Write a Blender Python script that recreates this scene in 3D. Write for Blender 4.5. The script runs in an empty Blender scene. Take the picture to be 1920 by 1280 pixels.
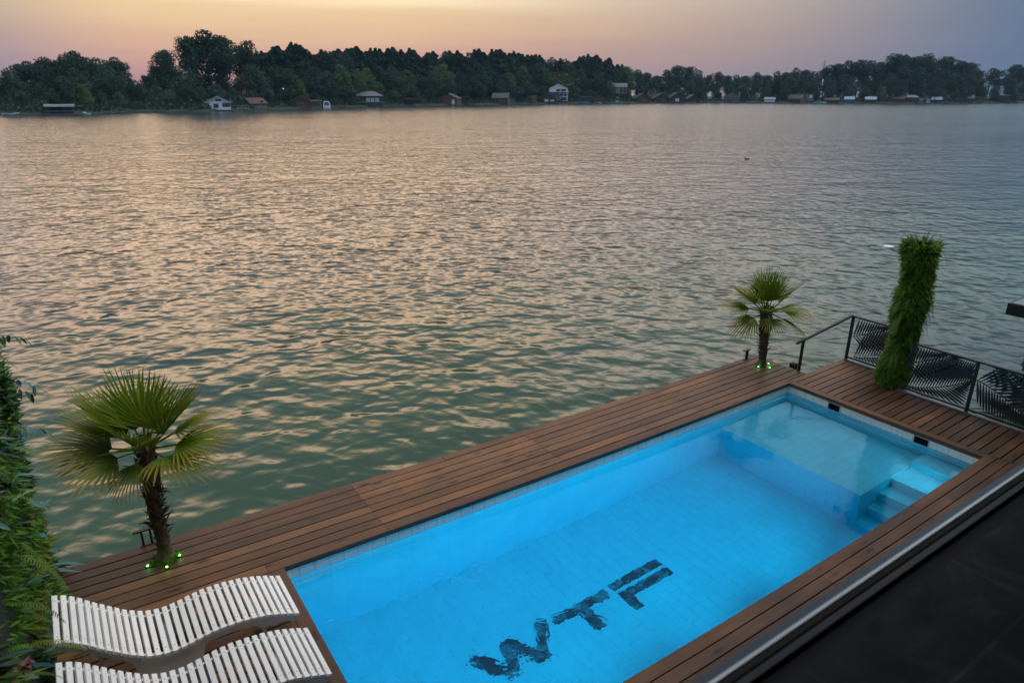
import bpy, math, random
import numpy as np
from math import radians as RAD, sin, cos, pi, atan2, hypot, sqrt, exp
random.seed(7); rng = np.random.default_rng(11)
scn = bpy.context.scene
COL = scn.collection

# ------------------------------------------------------------------ camera
F_PX, PITCH, ROLL, YAW = 1270.0, 0.351676, 0.004, 0.598850
CAM = np.array([-1.424, -6.577, 5.0])
_fw = np.array([sin(YAW)*cos(PITCH), cos(YAW)*cos(PITCH), -sin(PITCH)])
_rt = np.array([cos(YAW), -sin(YAW), 0.0]); _up = np.cross(_rt, _fw)
RT = cos(ROLL)*_rt + sin(ROLL)*_up; UP = -sin(ROLL)*_rt + cos(ROLL)*_up; FW = _fw
def ray(px, py): return (px-960)/F_PX*RT - (py-640)/F_PX*UP + FW      # pixel of the 1920x1280 photograph -> direction
def on_z(px, py, z=0.0): d = ray(px, py); return CAM + (z-CAM[2])/d[2]*d
def on_x(px, py, x): d = ray(px, py); return CAM + (x-CAM[0])/d[0]*d
def on_y(px, py, y): d = ray(px, py); return CAM + (y-CAM[1])/d[1]*d
def on_dist(px, py, D): d = ray(px, py); return CAM + D/hypot(d[0], d[1])*d

cam = bpy.data.cameras.new('camera'); co = bpy.data.objects.new('camera', cam); COL.objects.link(co)
import mathutils
m = mathutils.Matrix(((RT[0], UP[0], -FW[0], CAM[0]), (RT[1], UP[1], -FW[1], CAM[1]), (RT[2], UP[2], -FW[2], CAM[2]), (0, 0, 0, 1)))
co.matrix_world = m
cam.sensor_width = 36; cam.lens = F_PX/1920*36; cam.clip_start = 0.05; cam.clip_end = 8000
cam.dof.use_dof = True; cam.dof.focus_distance = 13; cam.dof.aperture_fstop = 1.9
scn.camera = co

# ------------------------------------------------------------------ node helper
class NT:
    def __init__(s, tree): s.t = tree; s.n = tree.nodes; s.l = tree.links
    def new(s, typ, **kw):
        n = s.n.new(typ)
        for k, v in kw.items():
            if k.startswith('i_'):
                key = k[2:]; key = int(key) if key.isdigit() else key.replace('_', ' ')
                s.put(n.inputs[key], v)
            else: setattr(n, k, v)
        return n
    def put(s, inp, v):
        if isinstance(v, bpy.types.NodeSocket): s.l.new(v, inp)
        elif isinstance(v, bpy.types.Node): s.l.new(v.outputs[0], inp)
        else:
            if hasattr(inp.default_value, '__len__') and not hasattr(v, '__len__'): v = (v,)*len(inp.default_value)
            if hasattr(inp.default_value, '__len__') and len(inp.default_value) == 4 and len(v) == 3: v = (*v, 1)
            inp.default_value = v
    def math(s, op, a, b=0.0, c=None, clamp=False):
        n = s.n.new('ShaderNodeMath'); n.operation = op; n.use_clamp = clamp
        s.put(n.inputs[0], a); s.put(n.inputs[1], b)
        if c is not None: s.put(n.inputs[2], c)
        return n.outputs[0]
    def vmath(s, op, a, b=(0, 0, 0), out=0):
        n = s.n.new('ShaderNodeVectorMath'); n.operation = op; s.put(n.inputs[0], a); s.put(n.inputs[1], b); return n.outputs[out]
    def mix(s, f, a, b, mode='MIX'):
        n = s.n.new('ShaderNodeMix'); n.data_type = 'RGBA'; n.blend_type = mode
        s.put(n.inputs[0], f); s.put(n.inputs[6], a); s.put(n.inputs[7], b); return n.outputs[2]
    def ramp(s, f, stops, interp='LINEAR'):
        n = s.n.new('ShaderNodeValToRGB'); cr = n.color_ramp; cr.interpolation = interp
        while len(cr.elements) < len(stops): cr.elements.new(0.5)
        for e, (p, c) in zip(cr.elements, stops):
            e.position = p; e.color = (*c, 1) if hasattr(c, '__len__') else (c, c, c, 1)
        s.put(n.inputs[0], f); return n.outputs[0]
    def mapr(s, f, a, b, c=0.0, d=1.0, smooth=False):
        n = s.n.new('ShaderNodeMapRange'); n.interpolation_type = 'SMOOTHSTEP' if smooth else 'LINEAR'
        s.put(n.inputs[0], f)
        for i, v in enumerate((a, b, c, d)): n.inputs[i+1].default_value = v
        return n.outputs[0]
    def noise(s, vec, scale, detail=2, rough=.5, out=0, dist=0.0):
        n = s.n.new('ShaderNodeTexNoise'); s.put(n.inputs['Vector'], vec)
        n.inputs['Scale'].default_value = scale; n.inputs['Detail'].default_value = detail
        n.inputs['Roughness'].default_value = rough; n.inputs['Distortion'].default_value = dist; return n.outputs[out]
def lin(*c):
    return tuple(((v/255)/12.92 if v/255 <= .04045 else (((v/255)+.055)/1.055)**2.4) for v in c)

# ------------------------------------------------------------------ world, sun, exposure
SUN_EL, SUN_AZ = RAD(60), RAD(122)          # broad soft skylight over the building's right shoulder, azimuth from +Y clockwise
w = bpy.data.worlds.new('World'); scn.world = w; w.use_nodes = True
W = NT(w.node_tree); W.n.clear()
tc = W.new('ShaderNodeTexCoord'); sep = W.new('ShaderNodeSeparateXYZ'); W.l.new(tc.outputs['Generated'], sep.inputs[0])
elev = W.math('DIVIDE', W.math('ARCSINE', sep.outputs[2]), pi/2)            # 0 horizon .. 1 zenith
flat = W.vmath('NORMALIZE', W.vmath('MULTIPLY', tc.outputs['Generated'], (1, 1, 0)))
GA = RAD(13)
dotg = W.vmath('DOT_PRODUCT', flat, (sin(GA), cos(GA), 0), out=1)
ang = W.math('DIVIDE', W.math('ARCCOSINE', W.math('MINIMUM', dotg, 0.99999)), pi)   # 0 at the afterglow, 1 opposite
cloud = W.noise(W.vmath('MULTIPLY', tc.outputs['Generated'], (1.6, 1.6, 26)), 1.3, 4, .5)
elev2 = W.math('ADD', elev, W.math('MULTIPLY', W.math('SUBTRACT', cloud, .5), 0.035))
D_ = lambda d: max(0.0, d/90)
glow = W.ramp(elev2, [(0, lin(186, 136, 140)), (D_(1.6), lin(210, 158, 148)), (D_(3.4), lin(230, 184, 154)), (D_(5.5), lin(248, 214, 164)),
                     (D_(8), (1.3, 1.08, .76)), (D_(10), (3.5, 2.2, 1.4)), (D_(15), (2.9, 1.9, 1.2)), (D_(23), (.70, .66, .50)), (D_(34), (.27, .36, .52)), (D_(58), (.75, .80, .86)), (1, (1.05, 1.1, 1.16))])
mid = W.ramp(elev2, [(0, lin(160, 140, 152)), (D_(2), lin(186, 156, 150)), (D_(4.5), lin(208, 178, 158)), (D_(8), lin(226, 206, 186)),
                    (D_(14), (2.2, 1.75, 1.5)), (D_(23), (.95, .86, .84)), (D_(33), (.32, .42, .54)), (D_(55), (.75, .80, .86)), (1, (1.05, 1.1, 1.16))])
cold = W.ramp(elev2, [(0, lin(84, 106, 138)), (D_(3), lin(88, 116, 150)), (D_(7), lin(84, 118, 150)), (D_(12), (.32, .46, .60)), (D_(21), (.95, 1.15, 1.30)),
                     (D_(36), (.30, .38, .46)), (D_(60), (.72, .80, .88)), (1, (1.05, 1.1, 1.16))])
a1 = W.mapr(ang, 10/180, 36/180, 0, 1, True); a2 = W.mapr(ang, 28/180, 62/180, 0, 1, True)
skyc = W.mix(a2, W.mix(a1, glow, mid), cold)
# cooler, dimmer sky left of the afterglow
left = W.vmath('DOT_PRODUCT', flat, (sin(GA-pi/2), cos(GA-pi/2), 0), out=1)
skyc = W.mix(W.math('MULTIPLY', W.mapr(left, .08, .34, 0, 1, True), W.mapr(elev, .12, .0, .15, .95)), skyc, lin(128, 134, 160))
below = W.mapr(elev, -.02, 0.0)
skyc = W.mix(below, (.02, .025, .025), skyc)
bg = W.new('ShaderNodeBackground'); W.put(bg.inputs[0], skyc); bg.inputs[1].default_value = 0.95
ow = W.new('ShaderNodeOutputWorld'); W.l.new(bg.outputs[0], ow.inputs[0])

sl = bpy.data.lights.new('sun', 'SUN'); sl.energy = 2.0; sl.angle = RAD(40); sl.color = (1.0, .97, .95)
so = bpy.data.objects.new('sun', sl); COL.objects.link(so)
_d = mathutils.Vector((sin(SUN_AZ)*cos(SUN_EL), cos(SUN_AZ)*cos(SUN_EL), sin(SUN_EL)))
so.rotation_euler = _d.to_track_quat('Z', 'Y').to_euler()
scn.view_settings.view_transform = 'Standard'; scn.view_settings.look = 'None'
scn.view_settings.exposure = 0.0; scn.view_settings.gamma = 1.0
scn.cycles.max_bounces = 10; scn.cycles.transmission_bounces = 8; scn.cycles.transparent_max_bounces = 8
scn.cycles.sample_clamp_indirect = 4.0; scn.cycles.use_denoising = True

# ------------------------------------------------------------------ materials
MATS = {}
def pmat(name, color, rough=.6, spec=.5, metal=0.0, emit=None, estr=0.0, var=0.0, vscale=3.0, bump=0.0, bscale=30.0, objrand=0.0, coord='Object'):
    """principled with a procedural colour variation, optional bump, optional per-object variation"""
    if name in MATS: return MATS[name]
    mt = bpy.data.materials.new(name); mt.use_nodes = True; T = NT(mt.node_tree); T.n.clear()
    b = T.new('ShaderNodeBsdfPrincipled'); o = T.new('ShaderNodeOutputMaterial'); T.l.new(b.outputs[0], o.inputs[0])
    b.inputs['Roughness'].default_value = rough; b.inputs['Metallic'].default_value = metal
    b.inputs['Specular IOR Level'].default_value = spec
    tcn = T.new('ShaderNodeTexCoord'); vec = tcn.outputs[coord]
    c = None
    if var > 0:
        n = T.noise(vec, vscale, 4, .6)
        c = T.mix(T.mapr(n, .3, .7), tuple(v*(1-var) for v in color), tuple(min(1, v*(1+var)) for v in color))
    if objrand > 0:
        oi = T.new('ShaderNodeObjectInfo')
        c = T.mix(oi.outputs['Random'], T.mix(1.0, c if c is not None else color, (1-objrand,)*3, 'MULTIPLY'), T.mix(1.0, c if c is not None else color, (1+objrand,)*3, 'MULTIPLY'))
    T.put(b.inputs['Base Color'], c if c is not None else color)
    if emit: T.put(b.inputs['Emission Color'], emit); b.inputs['Emission Strength'].default_value = estr
    if bump > 0:
        bn = T.new('ShaderNodeBump'); bn.inputs['Strength'].default_value = bump; bn.inputs['Distance'].default_value = .02
        T.put(bn.inputs['Height'], T.noise(vec, bscale, 3, .6)); T.l.new(bn.outputs[0], b.inputs['Normal'])
    MATS[name] = mt; return mt

def wood_mat(name, dark, light, rough=.5, knots=True):
    mt = bpy.data.materials.new(name); mt.use_nodes = True; T = NT(mt.node_tree); T.n.clear()
    b = T.new('ShaderNodeBsdfPrincipled'); o = T.new('ShaderNodeOutputMaterial'); T.l.new(b.outputs[0], o.inputs[0])
    at = T.new('ShaderNodeAttribute', attribute_name='bc'); v = at.outputs['Vector']
    s = T.new('ShaderNodeSeparateXYZ'); T.l.new(v, s.inputs[0])
    per = T.ramp(s.outputs[2], [(0, dark), (.5, tuple((a+c)/2 for a, c in zip(dark, light))), (1, light)])
    g = T.noise(T.vmath('MULTIPLY', v, (1.3, 34, 61)), 1.0, 5, .62, dist=.6)
    g2 = T.noise(T.vmath('MULTIPLY', v, (.8, 6, 37)), 1.0, 3, .55)
    c = T.mix(1.0, per, T.ramp(g, [(.25, .52), (.55, 1.0), (.8, 1.28)]), 'MULTIPLY')
    c = T.mix(1.0, c, T.ramp(g2, [(.25, .55), (.5, 1.0), (.75, 1.4)]), 'MULTIPLY')
    if knots:
        vo = T.new('ShaderNodeTexVoronoi'); T.put(vo.inputs['Vector'], T.vmath('MULTIPLY', v, (2.0, 6.9, 23))); vo.inputs['Scale'].default_value = 1.0
        kn = T.mapr(vo.outputs['Distance'], .07, .26, 1, 0, True)
        sel = T.mapr(T.noise(T.vmath('MULTIPLY', v, (1.0, 1.0, 17)), 1.1, 1), .42, .5)
        kk = T.math('MULTIPLY', kn, sel)
        c = T.mix(T.math('MULTIPLY', kk, .95), c, tuple(x*.22 for x in dark))
    tcn = T.new('ShaderNodeTexCoord')
    wear = T.noise(tcn.outputs['Object'], 1.1, 4, .6)
    c = T.mix(1.0, c, T.ramp(wear, [(.3, .66), (.5, 1.0), (.7, 1.25)]), 'MULTIPLY')
    T.put(b.inputs['Base Color'], c)
    T.put(b.inputs['Roughness'], T.mapr(g2, .2, .8, rough-.1, rough+.15))
    bn = T.new('ShaderNodeBump'); bn.inputs['Strength'].default_value = .35; bn.inputs['Distance'].default_value = .004
    T.put(bn.inputs['Height'], g); T.l.new(bn.outputs[0], b.inputs['Normal'])
    MATS[name] = mt; return mt
M_deck = wood_mat('deck_wood', (.080, .034, .015), (.185, .080, .032), .5)
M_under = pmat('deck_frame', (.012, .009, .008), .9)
M_fascia = wood_mat('fascia_wood', (.22, .08, .03), (.30, .12, .045), .5, False)

def tile_mat(name, base, grout, bw, bh, off=.5, mort=.012, stain=True):
    mt = bpy.data.materials.new(name); mt.use_nodes = True; T = NT(mt.node_tree); T.n.clear()
    b = T.new('ShaderNodeBsdfPrincipled'); o = T.new('ShaderNodeOutputMaterial'); T.l.new(b.outputs[0], o.inputs[0])
    at = T.new('ShaderNodeAttribute', attribute_name='bc'); v = at.outputs['Vector']
    br = T.new('ShaderNodeTexBrick'); br.offset = off; br.squash = 1.0
    T.put(br.inputs['Vector'], v)
    T.put(br.inputs['Color1'], base); T.put(br.inputs['Color2'], tuple(x*.96 for x in base)); T.put(br.inputs['Mortar'], grout)
    br.inputs['Scale'].default_value = 1.0; br.inputs['Mortar Size'].default_value = mort; br.inputs['Mortar Smooth'].default_value = .2
    br.inputs['Brick Width'].default_value = bw; br.inputs['Row Height'].default_value = bh
    n = T.noise(v, 2.3, 4, .6)
    c = T.mix(1.0, br.outputs['Color'], T.ramp(n, [(.25, .93), (.75, 1.04)]), 'MULTIPLY')
    if stain:
        n2 = T.noise(T.vmath('MULTIPLY', v, (9, 2.5, 1)), 1.0, 3, .6)
        c = T.mix(T.mapr(n2, .55, .8, 0, .4), c, (.36, .32, .22))
    T.put(b.inputs['Base Color'], c); b.inputs['Roughness'].default_value = .3
    MATS[name] = mt; return mt
M_tfloor = tile_mat('pool_floor_tile', (.72, .74, .74), (.56, .60, .62), .33, .165, .5, .005, False)
M_twall = tile_mat('pool_wall_tile', (.70, .72, .72), (.62, .65, .66), .175, .62, 0.0, .004, False)
M_tband = tile_mat('pool_band_tile', (.88, .86, .77), (.55, .53, .46), .175, .8, 0.0, .004, True)

def leaf_mat(name, c1, c2, tip=None, trans=.25, rough=.5, vscale=1.5, objrand=0.0, spec=.35):
    mt = bpy.data.materials.new(name); mt.use_nodes = True; T = NT(mt.node_tree); T.n.clear()
    b = T.new('ShaderNodeBsdfPrincipled'); o = T.new('ShaderNodeOutputMaterial')
    tcn = T.new('ShaderNodeTexCoord'); n = T.noise(tcn.outputs['Object'], vscale, 3, .6)
    at = T.new('ShaderNodeAttribute', attribute_name='bc'); s = T.new('ShaderNodeSeparateXYZ'); T.l.new(at.outputs['Vector'], s.inputs[0])
    c = T.mix(T.math('ADD', T.math('MULTIPLY', T.mapr(n, .3, .7), .55), T.math('MULTIPLY', s.outputs[2], .45)), c1, c2)
    if tip:   # yellowing with age (y) towards the tip (x)
        k = T.math('MULTIPLY', T.mapr(s.outputs[0], .25, 1.0, 0, 1, True), s.outputs[1], clamp=True)
        c = T.mix(k, c, tip)
    if objrand:
        oi = T.new('ShaderNodeObjectInfo'); hs = T.new('ShaderNodeHueSaturation')
        T.put(hs.inputs['Value'], T.mapr(oi.outputs['Random'], 0, 1, 1-objrand, 1+objrand)); T.put(hs.inputs['Color'], c)
        T.put(hs.inputs['Hue'], T.mapr(T.math('FRACT', T.math('MULTIPLY', oi.outputs['Random'], 7.31)), 0, 1, .475, .515))
        c = hs.outputs[0]
    T.put(b.inputs['Base Color'], c); b.inputs['Roughness'].default_value = rough; b.inputs['Specular IOR Level'].default_value = spec
    tr = T.new('ShaderNodeBsdfTranslucent'); T.put(tr.inputs[0], c)
    mx = T.new('ShaderNodeMixShader'); mx.inputs[0].default_value = trans
    T.l.new(b.outputs[0], mx.inputs[1]); T.l.new(tr.outputs[0], mx.inputs[2]); T.l.new(mx.outputs[0], o.inputs[0])
    MATS[name] = mt; return mt
M_palm = leaf_mat('palm_leaf', (.07, .14, .010), (.18, .25, .018), (.36, .24, .02), .35, .45, 2.0)
M_palmdead = leaf_mat('dead_palm_leaf', (.10, .07, .03), (.2, .14, .05), (.12, .07, .03), .2, .7)
M_fern = leaf_mat('fern_leaf', (.06, .15, .015), (.16, .28, .035), (.20, .26, .04), .3, .5, 3.0)
M_fernd = leaf_mat('dark_fern_leaf', (.015, .055, .025), (.05, .12, .05), None, .2, .45, 3.0)
M_moss = leaf_mat('sprig_leaf', (.045, .15, .018), (.14, .32, .04), (.22, .36, .06), .3, .55, 2.5)
M_yfern = leaf_mat('yellow_fern_leaf', (.13, .19, .018), (.28, .29, .035), (.36, .33, .05), .3, .55, 3.0)
M_teal = leaf_mat('blue_green_leaf', (.03, .13, .16), (.08, .26, .28), (.08, .16, .15), .15, .4, 3.0)
M_pale = leaf_mat('pale_striped_leaf', (.14, .27, .17), (.30, .42, .28), None, .2, .45, 9.0)
M_flower = leaf_mat('pink_flower', (.30, .07, .05), (.35, .22, .24), None, .2, .6, 8.0)
M_tree = leaf_mat('willow_foliage', (.032, .058, .046), (.062, .098, .070), None, .2, .8, .35, .3, .1)
M_poplar = leaf_mat('poplar_foliage', (.020, .046, .040), (.040, .074, .056), None, .2, .8, .4, .25, .1)
M_bright = leaf_mat('light_green_foliage', (.055, .10, .045), (.085, .13, .05), None, .2, .8, .4, .2, .1)
M_bark = pmat('tree_bark', (.06, .05, .042), .95, var=.3)
M_trunk = pmat('palm_trunk', (.12, .075, .052), .9, var=.55, vscale=14, bump=.9, bscale=60)
M_fibre = pmat('palm_fibre', (.10, .062, .038), .9, var=.4, vscale=10)
M_black = pmat('black_metal', (.012, .013, .014), .38, var=.2, vscale=20)
M_fence = pmat('dark_fence_metal', (.016, .018, .021), .42, var=.2, vscale=6)
M_galv = pmat('galvanised_rail', (.22, .24, .25), .45, metal=.4, var=.2, vscale=9)
M_white = pmat('white_paint', (.90, .90, .89), .38, var=.05, vscale=5, bump=.08, bscale=50)
M_wrail = pmat('grey_white_paint', (.70, .70, .68), .5, var=.08)
M_screw = pmat('screw_steel', (.16, .14, .12), .4, metal=.8)

# ------------------------------------------------------------------ mesh builder
def tag(o, label=None, cat=None, group=None, kind=None):
    if label: o['label'] = label
    if cat: o['category'] = cat
    if group: o['group'] = group
    if kind: o['kind'] = kind
    return o
def empty(name, loc=(0, 0, 0), rz=0.0, label=None, cat=None, group=None):
    o = bpy.data.objects.new(name, None); COL.objects.link(o); o.location = [float(v) for v in loc]; o.rotation_euler = (0, 0, rz)
    o.empty_display_size = .1
    return tag(o, label, cat, group)
def wloc(o):
    v = np.zeros(3)
    while o is not None: v = v + np.array(o.location); o = o.parent
    return v
def bow(x): return .065*((max(-3.0, min(12.0, x))-4.9)/4.7)**2 - .045      # the far side of the floating deck flexes by a few cm
class MB:
    def __init__(s): s.v = []; s.f = []; s.a = []; s.sm = []
    def add(s, V, Fc, A=None, smooth=False):
        k = len(s.v); s.v += [tuple(map(float, p)) for p in V]
        s.a += [tuple(map(float, a)) for a in A] if A is not None else [(p[0], p[1], .5) for p in V]
        s.f += [tuple(i+k for i in f) for f in Fc]; s.sm += [smooth]*len(Fc)
    def box(s, x0, x1, y0, y1, z0, z1, A=None):
        V = [(x0, y0, z0), (x1, y0, z0), (x1, y1, z0), (x0, y1, z0), (x0, y0, z1), (x1, y0, z1), (x1, y1, z1), (x0, y1, z1)]
        s.add(V, [(0, 3, 2, 1), (4, 5, 6, 7), (0, 1, 5, 4), (1, 2, 6, 5), (2, 3, 7, 6), (3, 0, 4, 7)], A)
    def bar(s, p, q, wd, ht=None, up=(0, 0, 1)):
        """rectangular bar from p to q"""
        ht = ht or wd; p, q = np.array(p, float), np.array(q, float); d = q-p; d /= np.linalg.norm(d)
        u = np.array(up, float)
        if abs(d@u) > .95: u = np.array((1, 0, 0.))
        sd = np.cross(d, u); sd /= np.linalg.norm(sd); u = np.cross(sd, d)
        V = [c+a*sd*wd/2+b*u*ht/2 for c in (p, q) for a, b in ((-1, -1), (1, -1), (1, 1), (-1, 1))]
        s.add(V, [(0, 1, 2, 3), (7, 6, 5, 4), (0, 4, 5, 1), (1, 5, 6, 2), (2, 6, 7, 3), (3, 7, 4, 0)])
    def tube(s, pts, rad, n=8, cap=True, smooth=True):
        pts = [np.array(p, float) for p in pts]; rad = [rad]*len(pts) if not hasattr(rad, '__len__') else rad
        V = []; ref = np.array((.13, .97, .2))
        for i, p in enumerate(pts):
            d = pts[min(i+1, len(pts)-1)]-pts[max(i-1, 0)]; d /= np.linalg.norm(d)+1e-9
            a = np.cross(d, ref); a /= np.linalg.norm(a)+1e-9; b = np.cross(d, a)
            for k in range(n): t = 2*pi*k/n; V.append(p+rad[i]*(cos(t)*a+sin(t)*b))
        Fc = [(i*n+k, i*n+(k+1) % n, (i+1)*n+(k+1) % n, (i+1)*n+k) for i in range(len(pts)-1) for k in range(n)]
        s.add(V, Fc, None, smooth)
        if cap: s.add(V[:n], [tuple(range(n))]); s.add(V[-n:], [tuple(range(n-1, -1, -1))])
    def disc(s, c, r, h, n=20):
        V = [(c[0]+r*cos(2*pi*k/n), c[1]+r*sin(2*pi*k/n), c[2]+z) for z in (0, h) for k in range(n)]
        s.add(V, [tuple(range(n-1, -1, -1)), tuple(range(n, 2*n))]+[(k, (k+1) % n, n+(k+1) % n, n+k) for k in range(n)])
    def build(s, name, mat, parent=None, warp=False, world=True, mat2=None, split=None):
        me = bpy.data.meshes.new(name)
        V = np.array(s.v, float).reshape(-1, 3)
        if warp: V[:, 1] += np.array([bow(x) for x in V[:, 0]])
        if parent is not None and world: V = V - wloc(parent)
        me.from_pydata(V.tolist(), [], s.f)
        me.polygons.foreach_set('use_smooth', s.sm)
        at = me.attributes.new('bc', 'FLOAT_VECTOR', 'POINT'); at.data.foreach_set('vector', np.array(s.a, np.float32).ravel())
        me.materials.append(mat); me.update()
        if mat2: me.materials.append(mat2); me.polygons.foreach_set('material_index', [int(i >= split) for i in range(len(s.f))])
        o = bpy.data.objects.new(name, me); COL.objects.link(o)
        if parent is not None: o.parent = parent
        return o
def quads(name, V, mat, parent=None, A=None, world=True, nper=4):
    """fast mesh of separate n-gons, V (k*nper, 3)"""
    V = np.asarray(V, np.float32).reshape(-1, 3)
    if parent is not None and world: V = V - wloc(parent).astype(np.float32)
    n = len(V)//nper; me = bpy.data.meshes.new(name)
    me.vertices.add(len(V)); me.vertices.foreach_set('co', V.ravel())
    me.loops.add(len(V)); me.loops.foreach_set('vertex_index', np.arange(len(V), dtype=np.int32))
    me.polygons.add(n); me.polygons.foreach_set('loop_start', np.arange(0, n*nper, nper, dtype=np.int32))
    me.update(calc_edges=True)
    at = me.attributes.new('bc', 'FLOAT_VECTOR', 'POINT')
    if A is None: A = np.repeat(rng.random((n, 3)), nper, axis=0)*[1, .3, 1]
    at.data.foreach_set('vector', np.asarray(A, np.float32).ravel()); me.materials.append(mat)
    o = bpy.data.objects.new(name, me); COL.objects.link(o)
    if parent is not None: o.parent = parent
    return o
def copy_tree(o, parent=None):
    c = o.copy(); COL.objects.link(c); c.parent = parent
    for ch in list(o.children): copy_tree(ch, c)
    return c
def unit(v): v = np.asarray(v, float); return v/(np.linalg.norm(v)+1e-9)

# ================================================================== SETTING
WZ = -0.60                                   # river level; the deck top is z = 0
PL, PW, PZ = 9.26, 3.24, -0.19               # pool length (x), width (-y), pool water level
SHORE = [(-260, 226), (0, 216), (110, 217), (250, 212), (387, 210), (480, 207), (620, 203), (720, 200), (850, 198), (960, 196.3), (1100, 194.2),
         (1300, 193.6), (1440, 193.8), (1600, 194.6), (1800, 194.6), (1920, 193.2), (2200, 193)]
def shore_y(px): return float(np.interp(px, [a for a, b in SHORE], [b for a, b in SHORE]))
def shore_pt(px): return on_z(px, shore_y(px), WZ)
def shore_D(px): p = shore_pt(px); return hypot(p[0]-CAM[0], p[1]-CAM[1])

# ---- river water
def river_mat():
    mt = bpy.data.materials.new('river_water'); mt.use_nodes = True; T = NT(mt.node_tree); T.n.clear()
    b = T.new('ShaderNodeBsdfPrincipled'); o = T.new('ShaderNodeOutputMaterial'); T.l.new(b.outputs[0], o.inputs[0])
    tcn = T.new('ShaderNodeTexCoord')
    mp = T.new('ShaderNodeMapping'); T.l.new(tcn.outputs['Object'], mp.inputs[0]); mp.inputs['Rotation'].default_value = (0, 0, RAD(20))
    v = mp.outputs[0]
    s_y = T.new('ShaderNodeSeparateXYZ'); T.l.new(tcn.outputs['Object'], s_y.inputs[0])
    n0 = T.noise(T.vmath('MULTIPLY', v, (.6, 1.0, 1)), .55, 1, .4, dist=.3)
    n1 = T.noise(T.vmath('MULTIPLY', v, (.85, 1.0, 1)), 1.9, 1, .4, dist=.35)
    n2 = T.noise(T.vmath('MULTIPLY', v, (.8, 1.0, 1)), 4.6, 2, .4, dist=.3)
    mp2 = T.new('ShaderNodeMapping'); T.l.new(tcn.outputs['Object'], mp2.inputs[0]); mp2.inputs['Rotation'].default_value = (0, 0, RAD(58))
    n4 = T.noise(T.vmath('MULTIPLY', mp2.outputs[0], (.6, 1.0, 1)), 2.7, 1, .4, dist=.3)
    n3 = T.noise(T.vmath('MULTIPLY', v, (.7, 1.0, 1)), 6.5, 2, .5)
    h = T.math('ADD', T.math('ADD', T.math('ADD', T.math('MULTIPLY', n1, .098), T.math('MULTIPLY', n4, .048)), T.math('MULTIPLY', n0, .15)), T.math('ADD', T.math('MULTIPLY', n2, .014), T.math('MULTIPLY', n3, .0025)))
    patch = T.noise(T.vmath('MULTIPLY', v, (.5, 1, 1)), .05, 4, .6)                       # gusts
    h = T.math('MULTIPLY', h, T.mapr(patch, .32, .68, .62, 1.25))
    bn = T.new('ShaderNodeBump'); bn.inputs['Strength'].default_value = 1.0; bn.inputs['Distance'].default_value = 1.0
    T.put(bn.inputs['Height'], h); T.l.new(bn.outputs[0], b.inputs['Normal'])
    deep = T.mix(T.mapr(patch, .3, .7), (.015, .036, .044), (.022, .046, .052))
    shore = T.math('SUBTRACT', s_y.outputs[1], T.math('MULTIPLY', T.noise(v, .35, 2), 6))
    T.put(b.inputs['Base Color'], T.mix(T.mapr(shore, -1.5, 16, 1, 0, True), deep, (.034, .066, .040)))
    far = T.vmath('LENGTH', tcn.outputs['Object'], (0, 0, 0), out=1)
    T.put(b.inputs['Roughness'], T.mapr(far, 10, 300, .125, .19)); b.inputs['IOR'].default_value = 1.36
    return mt
M_river = river_mat()
b = MB(); HX0, HX1, HY0, HY1 = -.3, PL+.3, -PW-.3, .3       # the water sheet leaves out the pool basin
b.add([(-1500, -500, WZ), (2600, -500, WZ), (2600, 2600, WZ), (-1500, 2600, WZ), (HX0, HY0, WZ), (HX1, HY0, WZ), (HX1, HY1, WZ), (HX0, HY1, WZ)],
      [(0, 1, 5, 4), (1, 2, 6, 5), (2, 3, 7, 6), (3, 0, 4, 7)])
tag(b.build('river_water', M_river), 'wide river with soft evening ripples reflecting orange and blue sky', 'river', kind='structure')

# ---- far bank terrain
M_bank = pmat('bank_soil', (.016, .020, .013), .95, var=.4, vscale=.3)
b = MB(); rows = []
pxs = list(range(-240, 2200, 30))
for px in pxs:
    p = shore_pt(px); d = unit([p[0]-CAM[0], p[1]-CAM[1], 0])
    jig = 1.2*sin(px*.11)+.8*sin(px*.37)
    rows.append([p+d*(o+jig*(o < 5))+np.array([0, 0, z]) for o, z in ((-.6, -.5), (.2, .15), (3, .75), (9, 1.1), (60, 1.5), (160, 1.3), (900, 1.2))])
n = len(rows[0]); V = [q for r in rows for q in r]
b.add(V, [(i*n+k, (i+1)*n+k, (i+1)*n+k+1, i*n+k+1) for i in range(len(rows)-1) for k in range(n-1)], None, True)
tag(b.build('river_bank', M_bank), 'low wooded far bank of the river', 'river bank', kind='structure')
def ground_z(off): return float(np.interp(off, (0, 3, 9, 60, 200), (.0, .75, 1.1, 1.5, 1.3)))+WZ

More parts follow.
